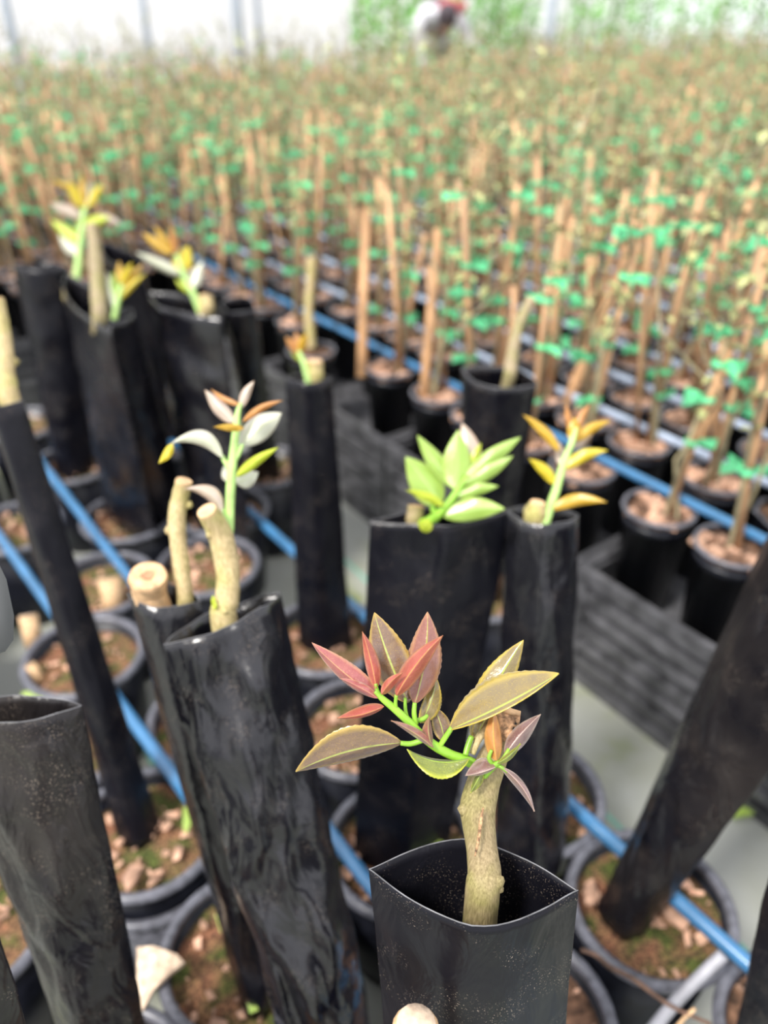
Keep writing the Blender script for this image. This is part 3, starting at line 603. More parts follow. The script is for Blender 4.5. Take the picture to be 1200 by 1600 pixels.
small('far_c', 'far sapling with a tuft of slim yellow leaves', 1.36, [(178, 500, 6, 0), (183, 475, 6, 0), (190, 445, 5, 0)], None,
  [((184, 470), (228, 428), 7, 3, 'yellow'), ((189, 446), (206, 410), 7, 0, 'yellow'), ((188, 450), (186, 408), 7, 0, 'amber'), ((182, 470), (176, 424), 7, 0, 'green'), ((190, 450), (224, 412), 6, 0, 'amber'), ((180, 485), (166, 424), 8, 0, 'pale')])
small('far_e', 'far sapling with one broad bright yellow leaf beside a pale stump', 1.42, [(315, 492, 7, 0), (303, 462, 7, 0), (288, 432, 6, 0), (276, 398, 4, 0)], [(323, 484, 11, 0), (322, 475, 11, 0), (321, 463, 11, 0)],
  [((268, 398), (222, 364), 9, 0, 'amber'), ((284, 430), (212, 394), 9, 0, 'pale'), ((280, 424), (294, 384), 17, 0, 'yellow'), ((275, 398), (268, 350), 7, 0, 'orange'), ((300, 452), (316, 408), 11, 0, 'pale'), ((300, 458), (274, 436), 7, 0, 'lime'), ((270, 395), (240, 352), 7, 0, 'amber')])
small('mid', 'pale stump with one small orange tipped bud', 1.13, [(482, 600, 6, 0), (476, 572, 6, 0), (466, 548, 4, 0)], [(491, 590, 14, 0), (491, 580, 14, 0), (491, 564, 13, -.006)],
  [((470, 555), (446, 526), 8, 0, 'orange'), ((467, 550), (480, 520), 8, 0, 'amber'), ((468, 550), (462, 518), 7, 0, 'orange'), ((474, 565), (452, 544), 6, 0, 'lime')])
sp = sapling('behind', 'thin bent leafless stem with a pale cut tip beside the seedling crates'); trunk(sp, [(796, 588, 10, 0), (798, 570, 10, 0), (803, 540, 9, 0), (812, 505, 8, 0), (830, 468, 9, 0)], 1.14, soilpt('behind'), 'bark3', bumps=[(810, 500, 8, -.005)], k_='behind')

# ------------------------------------------------------------------ pipes through the sleeved block
def pipe(pts, r, label, mat, name='irrigation_pipe', group=None):
    P = smoothpath([(p, r) for p in pts], 6); V, F = tube([a for a, _ in P], r, 12); o = obj(name, V, F, M[mat], origin=Vector(pts[0])); return tag(o, label, 'pipe', group)
zp = RIM+.008
pipe([uv(-.3, .600, zp), uv(.3, .590, zp), uv(1.2, .588, zp), uv(2.2, .585, zp)], .0095, 'blue pipe lying across the wide pot of the strongly slanting sleeve', 'pipe')
pipe([uv(-.3, .312, zp), uv(.5, .306, zp), uv(1.2, .297, zp), uv(2.2, .290, zp)], .0095, 'blue pipe running between the thick cut stump and the far sleeves', 'pipe')
pipe([uv(-.3, .25, zp), uv(.7, .181, zp), uv(1.4, .140, zp), uv(2.2, .095, zp)], .0095, 'blue pipe passing just behind the double rimmed pot', 'pipe')
# ------------------------------------------------------------------ loose things in the foreground
def thing_mesh(name, label, cat, V, F, mat, smooth=False):
    c = sum(V, Vector())/len(V); c.z = min(q.z for q in V); o = obj(name, V, F, mat, origin=c, smooth=smooth); return tag(o, label, cat)
def flake(name, label, cat, px, z, mat, th=.006, dz=None):
    P = [at(x, y, z+(dz[i] if dz else 0)) for i, (x, y) in enumerate(px)]; n = len(P); c = sum(P, Vector())/n
    V = [c+Vector((0, 0, th*.8))]+P+[q-Vector((0, 0, th)) for q in P]; F = [(0, 1+i, 1+(i+1) % n) for i in range(n)]+[(1+i, 1+n+i, 1+n+(i+1) % n, 1+(i+1) % n) for i in range(n)]+[tuple(range(2*n, n, -1))]
    return thing_mesh(name, label, cat, V, F, mat)
flake('bark_flake', 'large pale dry bark flake leaning on the pot rim by the dusty sleeve', 'bark chip', [(214, 1480), (240, 1478), (275, 1490), (288, 1503), (262, 1524), (240, 1545), (222, 1580), (214, 1550)], .235, M['chip2'], dz=[.0, .006, .006, 0, 0, -.004, -.012, -.008])
flake('bark_flake', 'long tan bark chip on the soil of the wide pot', 'bark chip', [(1028, 1408), (1045, 1402), (1078, 1440), (1070, 1452), (1040, 1432)], .212, M['chip'])
flake('bark_flake', 'orange bark chip standing by the dusty sleeve edge', 'bark chip', [(190, 1370), (205, 1350), (225, 1352), (212, 1375), (198, 1395)], .215, M['chip'])
flake('bark_flake', 'tan bark chip beside the foot of the slanting sleeve', 'bark chip', [(914, 1380), (926, 1372), (934, 1392), (926, 1414), (914, 1408)], .212, M['chip'])
flake('fallen_leaf', 'pale green fallen leaf in the mossy pot', 'leaf', [(336, 1428), (344, 1426), (362, 1450), (370, 1478), (358, 1476), (344, 1456)], .213, L['green'], th=.001)
flake('fallen_leaf', 'small green leaf lying by the mossy pot rim', 'leaf', [(384, 1560), (396, 1556), (404, 1578), (390, 1584)], .213, L['green'], th=.001)
flake('fallen_leaf', 'pale green leaf beside the dusty sleeve mouth', 'leaf', [(34, 1082), (52, 1078), (78, 1082), (80, 1096), (50, 1100), (34, 1092)], .213, L['green'], th=.001)
flake('fallen_leaf', 'pale green leaf behind the broad folded sleeve pot', 'leaf', [(650, 1320), (672, 1308), (694, 1316), (706, 1332), (680, 1340), (672, 1362), (652, 1364)], .225, L['green'], th=.001)
flake('fallen_leaf', 'light green leaf lying on the ground by the slanting sleeve', 'leaf', [(1132, 1268), (1150, 1260), (1180, 1262), (1178, 1272), (1146, 1278)], .012, L['green'], th=.001)
flake('fallen_leaf', 'narrow green leaf in the double rimmed pot', 'leaf', [(286, 1262), (297, 1258), (299, 1284), (292, 1302), (286, 1296)], .213, L['green'], th=.001)
V, F = ptube([(908, 1484, 3.5, 0), (930, 1492, 3.5, 0), (955, 1512, 4, 0), (990, 1530, 4, 0), (1030, 1560, 3.5, 0), (1060, 1578, 3, 0), (1110, 1600, 3, 0)], .80, 7); thing_mesh('root_twig', 'thin brown twig hanging below the wide pot rim', 'twig', V, F, M['twig'], True)
V, F = ptube([(1130, 1492, 10, 0), (1090, 1530, 10, 0), (1050, 1572, 10, 0), (1010, 1620, 10, 0)], .83, 10); thing_mesh('plastic_tube', 'pale grey plastic tube leaning between the two right hand pots', 'tube', V, F, M['tube'], True)
V, F = ptube([(1086, 1576, 3, 0), (1070, 1590, 3, 0), (1054, 1610, 3, 0)], .80, 7); thing_mesh('dry_twig', 'short pale dry twig below the plastic tube', 'twig', V, F, M['wood'], True)
# cut sticks on the left
for (x0, y0, x1, y1, r, d, lb) in [(180, 952, 170, 903, 17, .80, 'pale cut stick beside the thick round stump'), (52, 1004, 44, 962, 14, .80, 'short pink tan cut stick by the grey panel'), (62, 1062, 44, 1040, 11, .98, 'stubby pale stick standing in the pot bark')]:
    a = at(x0, y0, .195); d = dep(a); b = pd(x1, y1, d); c = a-Vector((0, 0, .008))
    e = empty('cut_stick', c, lb, 'stick')
    P = [c, b]
    V, F = tube(P, r*d/FPX, 12); obj('stick', V, F, M['wood'], e)
    t = (b-a).normalized(); V, F = tube([b, b+t*.0012], r*d/FPX*.97, 12); obj('cut_end', V, F, M['chip2'], e)
b = pd(650, 1600, .43); c = Vector((.008, .145, .19)); e = empty('cut_stick', c, 'pale rounded cut stick standing before the sleeve with lens shaped mouth', 'stick')
V, F = tube([c, b.lerp(c, .05), b-(b-c).normalized()*.004, b], [.0135, .0135, .0135, .0115], 16); obj('stick', V, F, M['wood'], e)
V, F = tube([b, b+(b-c).normalized()*.0012], .011, 16); obj('cut_end', V, F, M['chip2'], e)
# grey plastic panel at the left edge
P = [(-60, 850), (-8, 868), (10, 905), (22, 962), (21, 1000), (8, 1018), (-30, 1030), (-70, 1020)]
V = [pd(x, y, .50+.0006*(y-940)*0) for x, y in P]+[pd(x, y, .503) for x, y in P]; n = len(P)
F = [tuple(range(n-1, -1, -1)), tuple(range(n, 2*n))]+[(i, (i+1) % n, n+(i+1) % n, n+i) for i in range(n)]
M['greyp'] = simple('grey_plastic', (.10, .105, .105), .5, .05, 10)
e = empty('plant_label', pd(-170, 1500, .50), 'rounded grey plastic plant label on a stick at the left', 'label')
obj('panel', V, F, M['greyp'], e); Vt, Ft = tube([pd(-55, 1015, .5015), pd(-170, 1500, .50)], .003, 8); obj('stick', Vt, Ft, M['wood'], e)

# ------------------------------------------------------------------ crates under the seedling bed
CU, CVd, CH = .59, .336, CTOP
def crate_parts():
    parts = []; hu, hv = CU/2, CVd/2
    def b(c, h): return box(c, h)
    parts.append(('deck', [b((0, 0, BED-.006), (hv-.012, hu-.012, .006))]))
    for s in (-1, 1):
        parts.append(('top_rail', [b((s*(hv-.004), 0, CH-.026), (.007, hu, .016))])); parts.append(('top_rail', [b((0, s*(hu-.004), CH-.026), (hv, .007, .016))]))
        parts.append(('side_panel', [b((s*(hv-.014), 0, CH/2-.01), (.002, hu-.01, CH/2-.012))])); parts.append(('side_panel', [b((0, s*(hu-.014), CH/2-.01), (hv-.01, .002, CH/2-.012))]))
        for t in (-1, 1): parts.append(('corner_post', [b((s*(hv-.012), t*(hu-.012), CH/2-.01), (.012, .012, CH/2-.01))]))
    for z, t in ((.012, .012), (.052, .010), (.090, .007), (.128, .010), (.168, .007), (.206, .010)):
        for s in (-1, 1): parts.append(('slat', [b((s*(hv-.007), 0, z), (.006, hu-.004, t))]))
        for s in (-1, 1): parts.append(('slat', [b((0, s*(hu-.007), z), (hv-.004, .006, t))]))
    return [(n, mesh(n, *join(*bs)[:2], M['crate'], False)) for n, bs in parts]
CPARTS = crate_parts()
cratespots = []
for iv in range(-9, 16):
    for iu in range(-3, 13):
        u = .40+iu*.60
        if u > 6.2: continue
        vv = 1.13+iv*.34
        if iv < 0 and u < 2.7: continue
        c = uv(u, vv)
        if dep(c) < .2: continue
        x, y = topx(c+Vector((0, 0, .28)))
        if -500 < x < 2000: cratespots.append((c.length+(0 if -150 < x < 1400 else 100), c, iv))
cratespots.sort(key=lambda q: q[0])
stuffc = []
WALK = {}
for lb, px in [('open black slatted crate seen right of the sleeve with rolled lip', 1000), ('open black slatted crate between the slim upright sleeve and the broad folded one', 570), ('open black slatted crate behind the small dark sleeve', 400)]:
    q = min((c for _, c, iv in cratespots if iv == 0), key=lambda c: abs(topx(c+Vector((0, 0, .15)))[0]-px)); WALK[tuple(q)] = lb
for i, (dd, c, iv) in enumerate(cratespots):
    if i < 26:
        e = empty('nursery_crate', c, WALK[tuple(c)] if tuple(c) in WALK else 'open black slatted crate holding seedling pots along the walkway' if iv == 0 else 'open black slatted crate holding pots behind the walkway row', 'crate', 'crates edging the walkway' if iv == 0 else 'crates inside the seedling bed')
        e.rotation_euler = (0, 0, AZ)
        for nme, me in CPARTS: inst(nme, me, e)
    else: stuffc.append(box(c+Vector((0, 0, BED/2-.002)), (CVd/2, CU/2, BED/2-.001), RUV))
V, F, _ = join(*stuffc); tag(obj('distant_crates', V, F, M['crate'], smooth=False), 'black crates under the distant seedlings', 'crates', kind='stuff')

# ------------------------------------------------------------------ seedlings
POTR = .0615; PH = BRIM-BED
def seed_parts(rs, lod=0):
    """list of (part name, verts, faces, material key); origin at the pot's foot on the crate"""
    o = Vector((0, 0, 0)); parts = []; nn = 20 if lod == 0 else 8
    r = POTR; V, F = lathe([(0, 0), (r*.76, 0), (r*.95, PH-.012), (r*.95, PH-.035), (0, PH-.035)] if lod == 0 else [(r*.76, 0), (r*.97, PH)], o, nn); parts.append(('pot_body', V, F, 'pot'))
    q, a = r*.97, .004; k = 8 if lod == 0 else 3
    V, F = lathe([(q+a*math.cos(j*2*math.pi/k), PH-a+a*math.sin(j*2*math.pi/k)) for j in range(k+1)], o, nn); parts.append(('rim', V, F, 'rim'))
    zs = PH-.018
    V = [Vector((0, 0, zs+.006))]+[Vector((r*.95*math.cos(j*6.2832/nn), r*.95*math.sin(j*6.2832/nn), zs+rs.uniform(-.003, .004))) for j in range(nn)]
    parts.append(('soil', V, [(0, 1+j, 1+(j+1) % nn) for j in range(nn)], 'soil'))
    ms = []
    for j in range(14 if lod == 0 else 3):
        rr = r*.85*math.sqrt(rs.random()); an = rs.uniform(0, 6.28); l = rs.uniform(.012, .034)
        v, f = box((0, 0, 0), (l/2, l*.3, .004)); R = Matrix.Rotation(rs.uniform(0, 6.28), 3, 'Z') @ Matrix.Rotation(rs.uniform(-.5, .5), 3, 'X')
        ms.append(([Vector((rr*math.cos(an), rr*math.sin(an), zs+.008))+R @ (p*rs.uniform(.8, 1.2)) for p in v], f))
    V, F, _ = join(*ms); parts.append(('bark_chips', V, F, 'chip'))
    sr = rs.uniform(.0048, .0072); h = rs.uniform(.36, .50); tx, ty = rs.uniform(-.05, .05), rs.uniform(-.05, .05); b = Vector((rs.uniform(-.015, .015), rs.uniform(-.015, .015), zs-.01))
    V, F = tube([b, b+Vector((tx*.5, ty*.5, h*.5)), b+Vector((tx, ty, h))], sr, 8 if lod == 0 else 4); parts.append(('stake', V, F, 'stake'))
    # stem tied to the stake, then going on above it
    H = rs.uniform(.46, .60); pts = []; so = Vector((rs.uniform(-1, 1), rs.uniform(-1, 1), 0)).normalized()*(sr+.003); ns = 9 if lod == 0 else 5
    for j in range(ns+1):
        s = j/ns; z = s*H; k = z/h; pts.append(b+Vector((tx*k, ty*k, z))+so*(1+.9*math.sin(s*9+tx*99)*.5)+Vector((rs.uniform(-1, 1), rs.uniform(-1, 1), 0))*.006*s)
    rad = [.0042-.0026*j/ns for j in range(ns+1)]
    ms = [tube(pts, rad, 6 if lod == 0 else 3, cap=False)]; lv = []; nl = 34 if lod == 0 else 20
    br = []
    for j in range(4 if lod == 0 else 2):
        k = rs.randint(ns//2, ns); a = rs.uniform(0, 6.28); e = pts[k]+Vector((.045*math.cos(a), .045*math.sin(a), rs.uniform(.05, .12))); ms.append(tube([pts[k], (pts[k]+e)/2+Vector((0, 0, -.008)), e], [.0018, .0015, .001], 4 if lod == 0 else 3, cap=False)); br.append((pts[k], e))
    q2 = [b+Vector((rs.uniform(-.02, .02), rs.uniform(-.02, .02), 0))+Vector((rs.uniform(-.02, .02)*j, rs.uniform(-.02, .02)*j, H*.23*j)) for j in range(5)]; ms.append(tube(q2, [.0038, .0034, .003, .0024, .0014], 5 if lod == 0 else 3, cap=False)); br.append((q2[2], q2[4]))
    V, F, _ = join(*ms); parts.append(('stem', V, F, 'stem'))
    for j in range(nl):
        if br and rs.random() < .4: A, B = rs.choice(br); c = A.lerp(B, rs.random())
        else: s = rs.uniform(.42, 1.0); c = pts[min(ns, int(s*ns+.5))]
        a = rs.uniform(0, 6.28); el = rs.uniform(-.7, .8); l = rs.uniform(.018, .038); wd = l*.28
        d = Vector((math.cos(a)*math.cos(el), math.sin(a)*math.cos(el), math.sin(el))); sd = d.cross(Vector((0, 0, 1))).normalized()
        m0 = c+d*l*.5+Vector((0, 0, .002)); lv.append(([c, m0+sd*wd, c+d*l-Vector((0, 0, .004)), m0-sd*wd], [(0, 1, 2), (0, 2, 3)]))
    V, F, _ = join(*lv); parts.append(('foliage', V, F, 'fol'))
    if rs.random() < .85:
        b2 = Vector((rs.uniform(-.03, .03), rs.uniform(-.03, .03), zs-.01)); t2 = b2+Vector((rs.uniform(-.07, .07), rs.uniform(-.07, .07), rs.uniform(.28, .46)))
        V, F = tube([b2, (b2+t2)/2, t2], rs.uniform(.004, .007), 8 if lod == 0 else 4); parts.append(('stake', V, F, 'stake'))
    for z in [h*q+rs.uniform(-.02, .02) for q in rs.sample([.12, .22, .32, .42, .53, .64, .75, .86, .96], rs.choice([3, 4, 4]))]:
        c = b+Vector((tx*z/h, ty*z/h, z))+so*.5; rr = sr+.006; nn2 = 8 if lod == 0 else 5
        V1, F1 = lathe([(rr, -.005), (rr*1.06, 0), (rr, .005)], c, nn2); a = rs.uniform(0, 6.28); d = Vector((math.cos(a), math.sin(a), 0)); ws = []
        for q in (-.5, .5):
            e = Matrix.Rotation(q, 3, 'Z') @ d; up = Vector((0, 0, .005)); ws.append(([c+e*rr*.6+up, c+e*rr*.6-up, c+e*(rr+.026)-up*1.7-Vector((0, 0, .005)), c+e*(rr+.028)+up*1.4], [(0, 1, 2, 3)]))
        V, F, _ = join((V1, F1), *ws); parts.append(('tie', V, F, 'tie'))
    return parts
TEMPL = []; TLAB = []
for t in range(8):
    rs = random.Random(100+t); sp_ = seed_parts(rs); nt_ = sum(1 for q in sp_ if q[0] == 'tie'); sv_ = [q for q in sp_ if q[0] == 'stake'][0][1]; ln_ = max(abs(sv_[-1].x-sv_[0].x), abs(sv_[-1].y-sv_[0].y))
    TLAB.append('potted seedling with %s green ties on %s%s stake in the dense bed' % ({3: 'three', 4: 'four'}[nt_], 'a leaning ' if ln_ > .03 else 'an upright ', 'tall' if sv_[-1].z > .60 else 'short'))
    TEMPL.append([(n, mesh('seedling_'+n, v, f, M[m], n not in ('bark_chips', 'foliage', 'tie'))) for n, v, f, m in sp_])
bedspots = []
rs = random.Random(5)
for iv in range(-26, 52):
    vv = ROW0+iv*RP
    for iu in range(-12, 44):
        u = .40+.60*(iu//4)+.14*(iu % 4)-.21
        if vv < .97 and u < 2.5: continue
        if u > 6.2: continue
        c = uv(u+rs.uniform(-.005, .005), vv+rs.uniform(-.004, .004), BED)
        if c.y < -.2 or dep(c) < .3: continue
        lo = topx(c+Vector((0, 0, .21))); hi = topx(c+Vector((0, 0, .63)))
        if max(lo[0], hi[0]) < -500 or min(lo[0], hi[0]) > 1800: continue
        inframe = max(lo[0], hi[0]) > -40 and min(lo[0], hi[0]) < 1240
        if rs.random() < .03: continue
        bedspots.append((c.length+(0 if inframe else 100), c))
bedspots.sort(key=lambda q: q[0])
GS = 'seedlings in the dense bed'
SKIP = at(486, 545, BRIM)          # a bare cut stem stands here instead of a seedling
n_ind = 0; far = []
for dd, c in bedspots:
    if (Vector((c.x, c.y, 0))-Vector((SKIP.x, SKIP.y, 0))).length < .14: continue
    if n_ind < 300:
        ti = rs.randrange(8); e = empty('potted_seedling', c, TLAB[ti], 'seedling', GS); e.rotation_euler = (0, 0, rs.uniform(0, 6.28)); sc = rs.uniform(.92, 1.08)
        pb = None
        for n, me in TEMPL[ti]:
            o = inst(n, me, pb if n in ('rim',) else (pso if n == 'bark_chips' else e))
            if n == 'pot_body': pb = o
            if n == 'soil': pso = o
            if n in ('bark_chips', 'foliage'): o['kind'] = 'stuff'
            if n in ('stake', 'stem', 'foliage'): pass
        n_ind += 1
    else: far.append(c)
# the far seedlings: one mass of simpler plants, real geometry
import numpy as np
KEYS = ['pot', 'rim', 'soil', 'chip', 'stake', 'stem', 'fol', 'tie', 'fol2']
T2 = []
for t in range(10):
    rs2 = random.Random(300+t); ps = seed_parts(rs2, 1); V, F, MI = join(*[(v, f, KEYS.index(m)) for n, v, f, m in ps])
    FF, MM = [], []
    for q, mi in zip(F, MI):
        for j in range(1, len(q)-1): FF.append((q[0], q[j], q[j+1])); MM.append(8 if mi == 6 and t == 9 and rs2.random() < .6 else mi)
    T2.append((np.array([tuple(p) for p in V]), np.array(FF), np.array(MM)))
AV, AF, AM = [], [], []; base = 0
for c in far:
    V, F, Mi = T2[9 if rs.random() < .02 else rs.randrange(9)]; a = rs.uniform(0, 6.28); sc = rs.uniform(.9, 1.12)
    R = np.array([[math.cos(a), -math.sin(a), 0], [math.sin(a), math.cos(a), 0], [0, 0, sc]])
    AV.append(V @ R.T+np.array(tuple(c))); AF.append(F+base); AM.append(Mi); base += len(V)
AV = np.concatenate(AV); AF = np.concatenate(AF); AM = np.concatenate(AM)
me = bpy.data.meshes.new('distant_seedlings'); me.vertices.add(len(AV)); me.vertices.foreach_set('co', AV.ravel())
me.loops.add(AF.size); me.loops.foreach_set('vertex_index', AF.ravel().astype(np.int32)); me.polygons.add(len(AF)); me.polygons.foreach_set('loop_start', np.arange(0, AF.size, 3, dtype=np.int32)); me.polygons.foreach_set('loop_total', np.full(len(AF), 3, dtype=np.int32))
for k in KEYS: me.materials.append(M[k])
me.polygons.foreach_set('material_index', AM.astype(np.int32)); me.update(calc_edges=True); me.validate()
o = bpy.data.objects.new('distant_seedlings', me); COL.objects.link(o); tag(o, 'mass of staked olive green seedlings far down the bed', 'seedlings', kind='stuff')
# pipes over the seedling pots
for k in range(0, 40):
    vv = ROW0+.034+k*RP; u0 = -1.0; pts = [uv(u0, vv, BRIM+.006), uv(1, vv+.004, BRIM+.006), uv(3, vv-.004, BRIM+.006), uv(6.3, vv, BRIM+.006)]
    if k < 9: pipe(pts, .0085, 'grey blue pipe along the first seedling row by the walkway' if k == 0 else 'grey blue pipe lying over an inner row of seedling pots', 'pipe2' if k else 'pipe', group=None if k == 0 else 'pipes over the seedling rows')
# leaning wooden laths in the bed
for k, (x0, y0, x1, y1, r, lb) in enumerate([(884, 640, 1004, 330, 10, 'broad pale lath leaning right across the seedling stakes'), (1095, 690, 1165, 470, 8, 'pale lath leaning right close beside the walkway row'), (565, 590, 572, 330, 8, 'straight orange stake standing in the walkway row'), (662, 625, 684, 360, 8, 'orange stake leaning slightly right in the walkway row')]):
    a = at(x0, y0, BRIM-.02); d = dep(a); bb = pd(x1, y1, d+.02)
    V, F = tube([a, (a+bb)/2, bb], [r*d/FPX, r*d/FPX*.95, r*d/FPX*.9], 8); o = obj('wooden_lath', V, F, M['stake_orange'], origin=a); tag(o, lb, 'stake')
e = empty('bare_sapling', Vector((SKIP.x, SKIP.y, BED)), 'potted bare stem with a pale cut top at the edge of the seedling bed', 'sapling')
for n, me in TEMPL[0][:3]: inst(n, me, e)
trunk(e, [(484, 520, 7, 0), (482, 480, 7, 0), (485, 440, 7, 0), (487, 403, 8, 0)], dep(SKIP), SKIP, 'bark2', n=8, bumps=[(476, 495, 4, 0)])

# ------------------------------------------------------------------ green trees behind
M['tree'] = simple('green_tree_leaf', (.15, .38, .06), .4, .6, 5); M['treetrunk'] = simple('tree_trunk', (.25, .18, .12), .8, .2, 20)
rt = random.Random(11)
for k, (px, u0) in enumerate([(560, 8.9), (612, 8.2), (655, 9.0), (720, 8.4), (775, 8.2), (815, 9.0), (905, 8.3), (960, 8.8), (1010, 9.4), (1068, 8.2), (1125, 8.5), (1185, 8.1), (1240, 8.6)]):
    p = uv(u0, v_at(px, u0)); hh = 1.75+rt.uniform(-.1, .2); rr = rt.uniform(.30, .42)
    e = empty('citrus_tree', p, 'young bright green leafy tree beyond the seedling bed', 'tree', 'green trees beyond the bed')
    V, F = tube([p, p+Vector((.02, 0, .6)), p+Vector((0, .02, 1.3))], [.035, .028, .015], 8); obj('trunk', V, F, M['treetrunk'], e)
    ms = []
    for j in range(620):
        th = rt.uniform(0, 6.28); ph = math.acos(rt.uniform(-1, 1)); q = rt.random()**.4
        c = p+Vector((0, 0, hh*.62))+Vector((math.sin(ph)*math.cos(th)*rr*q, math.sin(ph)*math.sin(th)*rr*q, math.cos(ph)*hh*.42*q))
        d = Vector((rt.uniform(-1, 1), rt.uniform(-1, 1), rt.uniform(-.8, .5))).normalized(); sd = d.cross(Vector((rt.uniform(-1, 1), rt.uniform(-1, 1), 1))).normalized(); l = rt.uniform(.06, .11)
        ms.append(([c, c+d*l*.5+sd*l*.27, c+d*l, c+d*l*.5-sd*l*.27], [(0, 1, 2), (0, 2, 3)]))
    V, F, _ = join(*ms); tag(obj('foliage', V, F, M['tree'], e, smooth=False), None, None, kind='stuff')

# ------------------------------------------------------------------ the person bending over the far plants
M['shirt'] = simple('pale_grey_shirt', (.62, .62, .66), .85, .06, 8); M['hair'] = simple('dark_hair', (.05, .035, .045), .6, .3, 60); M['scarf'] = simple('pink_scarf', (.50, .12, .13), .8, .15, 20)
M['skin'] = simple('skin', (.42, .24, .16), .55, .06, 30); M['trousers'] = simple('dark_trousers', (.05, .05, .07), .8, .15, 30)
def skin(name, verts, edges, radii, mat, parent, root=0, sub=2):
    off = parent_world(parent); me = bpy.data.meshes.new(name); me.from_pydata([tuple(Vector(q)) for q in verts], edges, []); me.materials.append(mat)
    o = bpy.data.objects.new(name, me); COL.objects.link(o); o.parent = parent
    m = o.modifiers.new('skin', 'SKIN'); m.use_smooth_shade = True
    for i, sv in enumerate(me.skin_vertices[0].data): sv.radius = (radii[i], radii[i]) if not isinstance(radii[i], tuple) else radii[i]; sv.use_root = (i == root)
    s = o.modifiers.new('sub', 'SUBSURF'); s.levels = sub; s.render_levels = sub; return o
pp = uv(6.75, v_at(684, 6.75)); pr = empty('person', pp, 'person in pale grey shirt and pink scarf bending over the far seedlings', 'person'); pr.rotation_euler = (0, 0, math.radians(8))
# local: -Y towards the camera; bending forward
bv = [(0, .22, .86), (0, .12, 1.0), (0, -.06, 1.10), (0, -.20, 1.12), (0, -.28, 1.09), (0, -.34, 1.06),
      (.17, -.17, 1.11), (.26, -.26, .90), (.20, -.42, .72), (.18, -.47, .66), (-.17, -.17, 1.11), (-.26, -.26, .90), (-.20, -.42, .72), (-.18, -.47, .66),
      (.10, .22, .80), (.11, .14, .45), (.11, .20, .08), (.11, .08, .035), (-.10, .22, .80), (-.11, .14, .45), (-.11, .20, .08), (-.11, .08, .035)]
be = [(0, 1), (1, 2), (2, 3), (3, 4), (4, 5), (3, 6), (6, 7), (7, 8), (8, 9), (3, 10), (10, 11), (11, 12), (12, 13), (0, 14), (14, 15), (15, 16), (16, 17), (0, 18), (18, 19), (19, 20), (20, 21)]
brd = [.14, .135, .14, .12, .06, .055, .075, .05, .036, .03, .075, .05, .036, .03, .095, .065, .045, .04, .095, .065, .045, .04]
skin('body', bv, be, brd, M['shirt'], pr)
skin('trousers', [(0, .22, .88), (.10, .22, .80), (.11, .14, .45), (.11, .19, .12), (-.10, .22, .80), (-.11, .14, .45), (-.11, .19, .12)], [(0, 1), (1, 2), (2, 3), (0, 4), (4, 5), (5, 6)], [.15, .105, .08, .06, .105, .08, .06], M['trousers'], pr)
M['vest'] = simple('dark_vest', (.10, .055, .075), .8, .2, 20)
skin('vest', [(0, .20, .90), (0, .12, 1.02), (0, -.06, 1.13), (0, -.19, 1.14)], [(0, 1), (1, 2), (2, 3)], [.15, .152, .16, .135], M['vest'], pr)
def ell(c, r, n=20, mm=14, f=None):
    V, F = [], []
    for i in range(mm+1):
        for j in range(n):
            a, b = math.pi*i/mm, 2*math.pi*j/n; q = Vector((math.sin(a)*math.cos(b), math.sin(a)*math.sin(b), math.cos(a))); k = f(q) if f else 1; V.append(Vector(c)+Vector((q.x*r[0]*k, q.y*r[1]*k, q.z*r[2]*k)))
    for i in range(mm):
        for j in range(n): k = (j+1) % n; F.append((i*n+j, (i+1)*n+j, (i+1)*n+k, i*n+k))
    return V, F
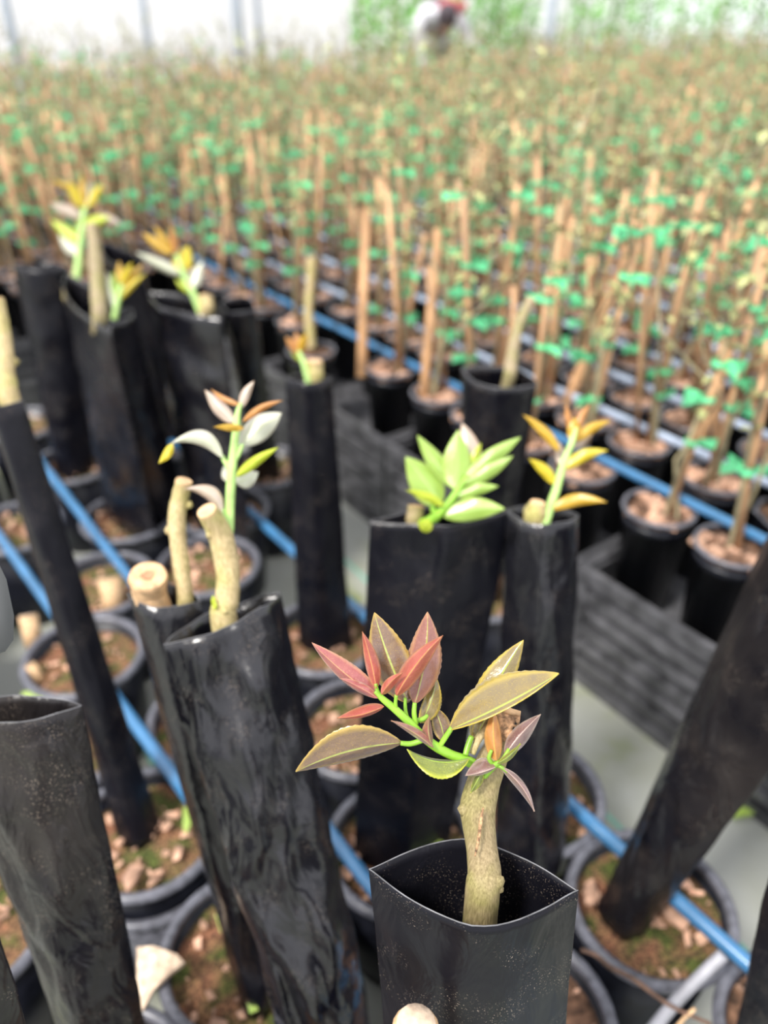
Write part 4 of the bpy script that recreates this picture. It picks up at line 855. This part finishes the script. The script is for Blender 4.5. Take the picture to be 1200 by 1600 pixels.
def pobj(name, V, F, mat, parent): return inst(name, mesh(name, V, F, mat), parent)
hc = Vector((0, -.42, 1.07))
Rh = Matrix.Rotation(math.radians(50), 3, 'X')
def headf(q): return 1+.10*max(0, -q.y)*(1 if q.z < -.2 else 0)-.12*max(0, -q.z)*abs(q.x)
V, F = ell((0, 0, 0), (.078, .095, .118), f=headf); nose = ell((0, -.098, -.015), (.014, .022, .024), 8, 6); mo = ell((0, -.090, -.062), (.026, .010, .007), 8, 6); ears = [ell((s*.078, .0, -.01), (.012, .022, .032), 8, 6) for s in (-1, 1)]
V, F, _ = join((V, F), nose, mo, *ears); hd = pobj('head', [hc+Rh @ q for q in V], F, M['skin'], pr)
for s in (-1, 1): V, F = ell((s*.032, -.085, .012), (.013, .010, .008), 8, 6); pobj('eye', [hc+Rh @ q for q in V], F, M['hair'], hd)
V, F = ell((0, .012, .022), (.094, .104, .118)); pobj('hair', [hc+Rh @ q for q in V], F, M['hair'], pr)
V, F = lathe([(.10, -.04), (.135, -.02), (.14, .02), (.11, .05), (.085, .03), (.09, -.03)], Vector((0.085, -.24, 1.17)), 20); pobj('scarf', [q+Vector((0, 0, .02*math.sin(q.x*30))) for q in V], F, M['scarf'], pr)
for s in (-1, 1):                                   # hands with five fingers
    w0 = Vector((s*.18, -.47, .66)); vs = [w0, w0+Vector((0, -.03, -.035)), w0+Vector((0, -.05, -.06))]; es = [(0, 1), (1, 2)]; rd = [.028, .034, .026]
    for q in range(4):
        b0 = w0+Vector((s*(-.03+q*.02), -.055, -.07)); i = len(vs); vs += [b0, b0+Vector((0, -.012, -.03-.004*(q in (1, 2)))), b0+Vector((0, .004, -.055-.006*(q in (1, 2))))]; es += [(2, i), (i, i+1), (i+1, i+2)]; rd += [.010, .009, .008]
    i = len(vs); b0 = w0+Vector((-s*.035, -.03, -.04)); vs += [b0, b0+Vector((-s*.012, -.02, -.03))]; es += [(1, i), (i, i+1)]; rd += [.011, .009]
    skin('hand', vs, es, rd, M['skin'], pr, sub=1)
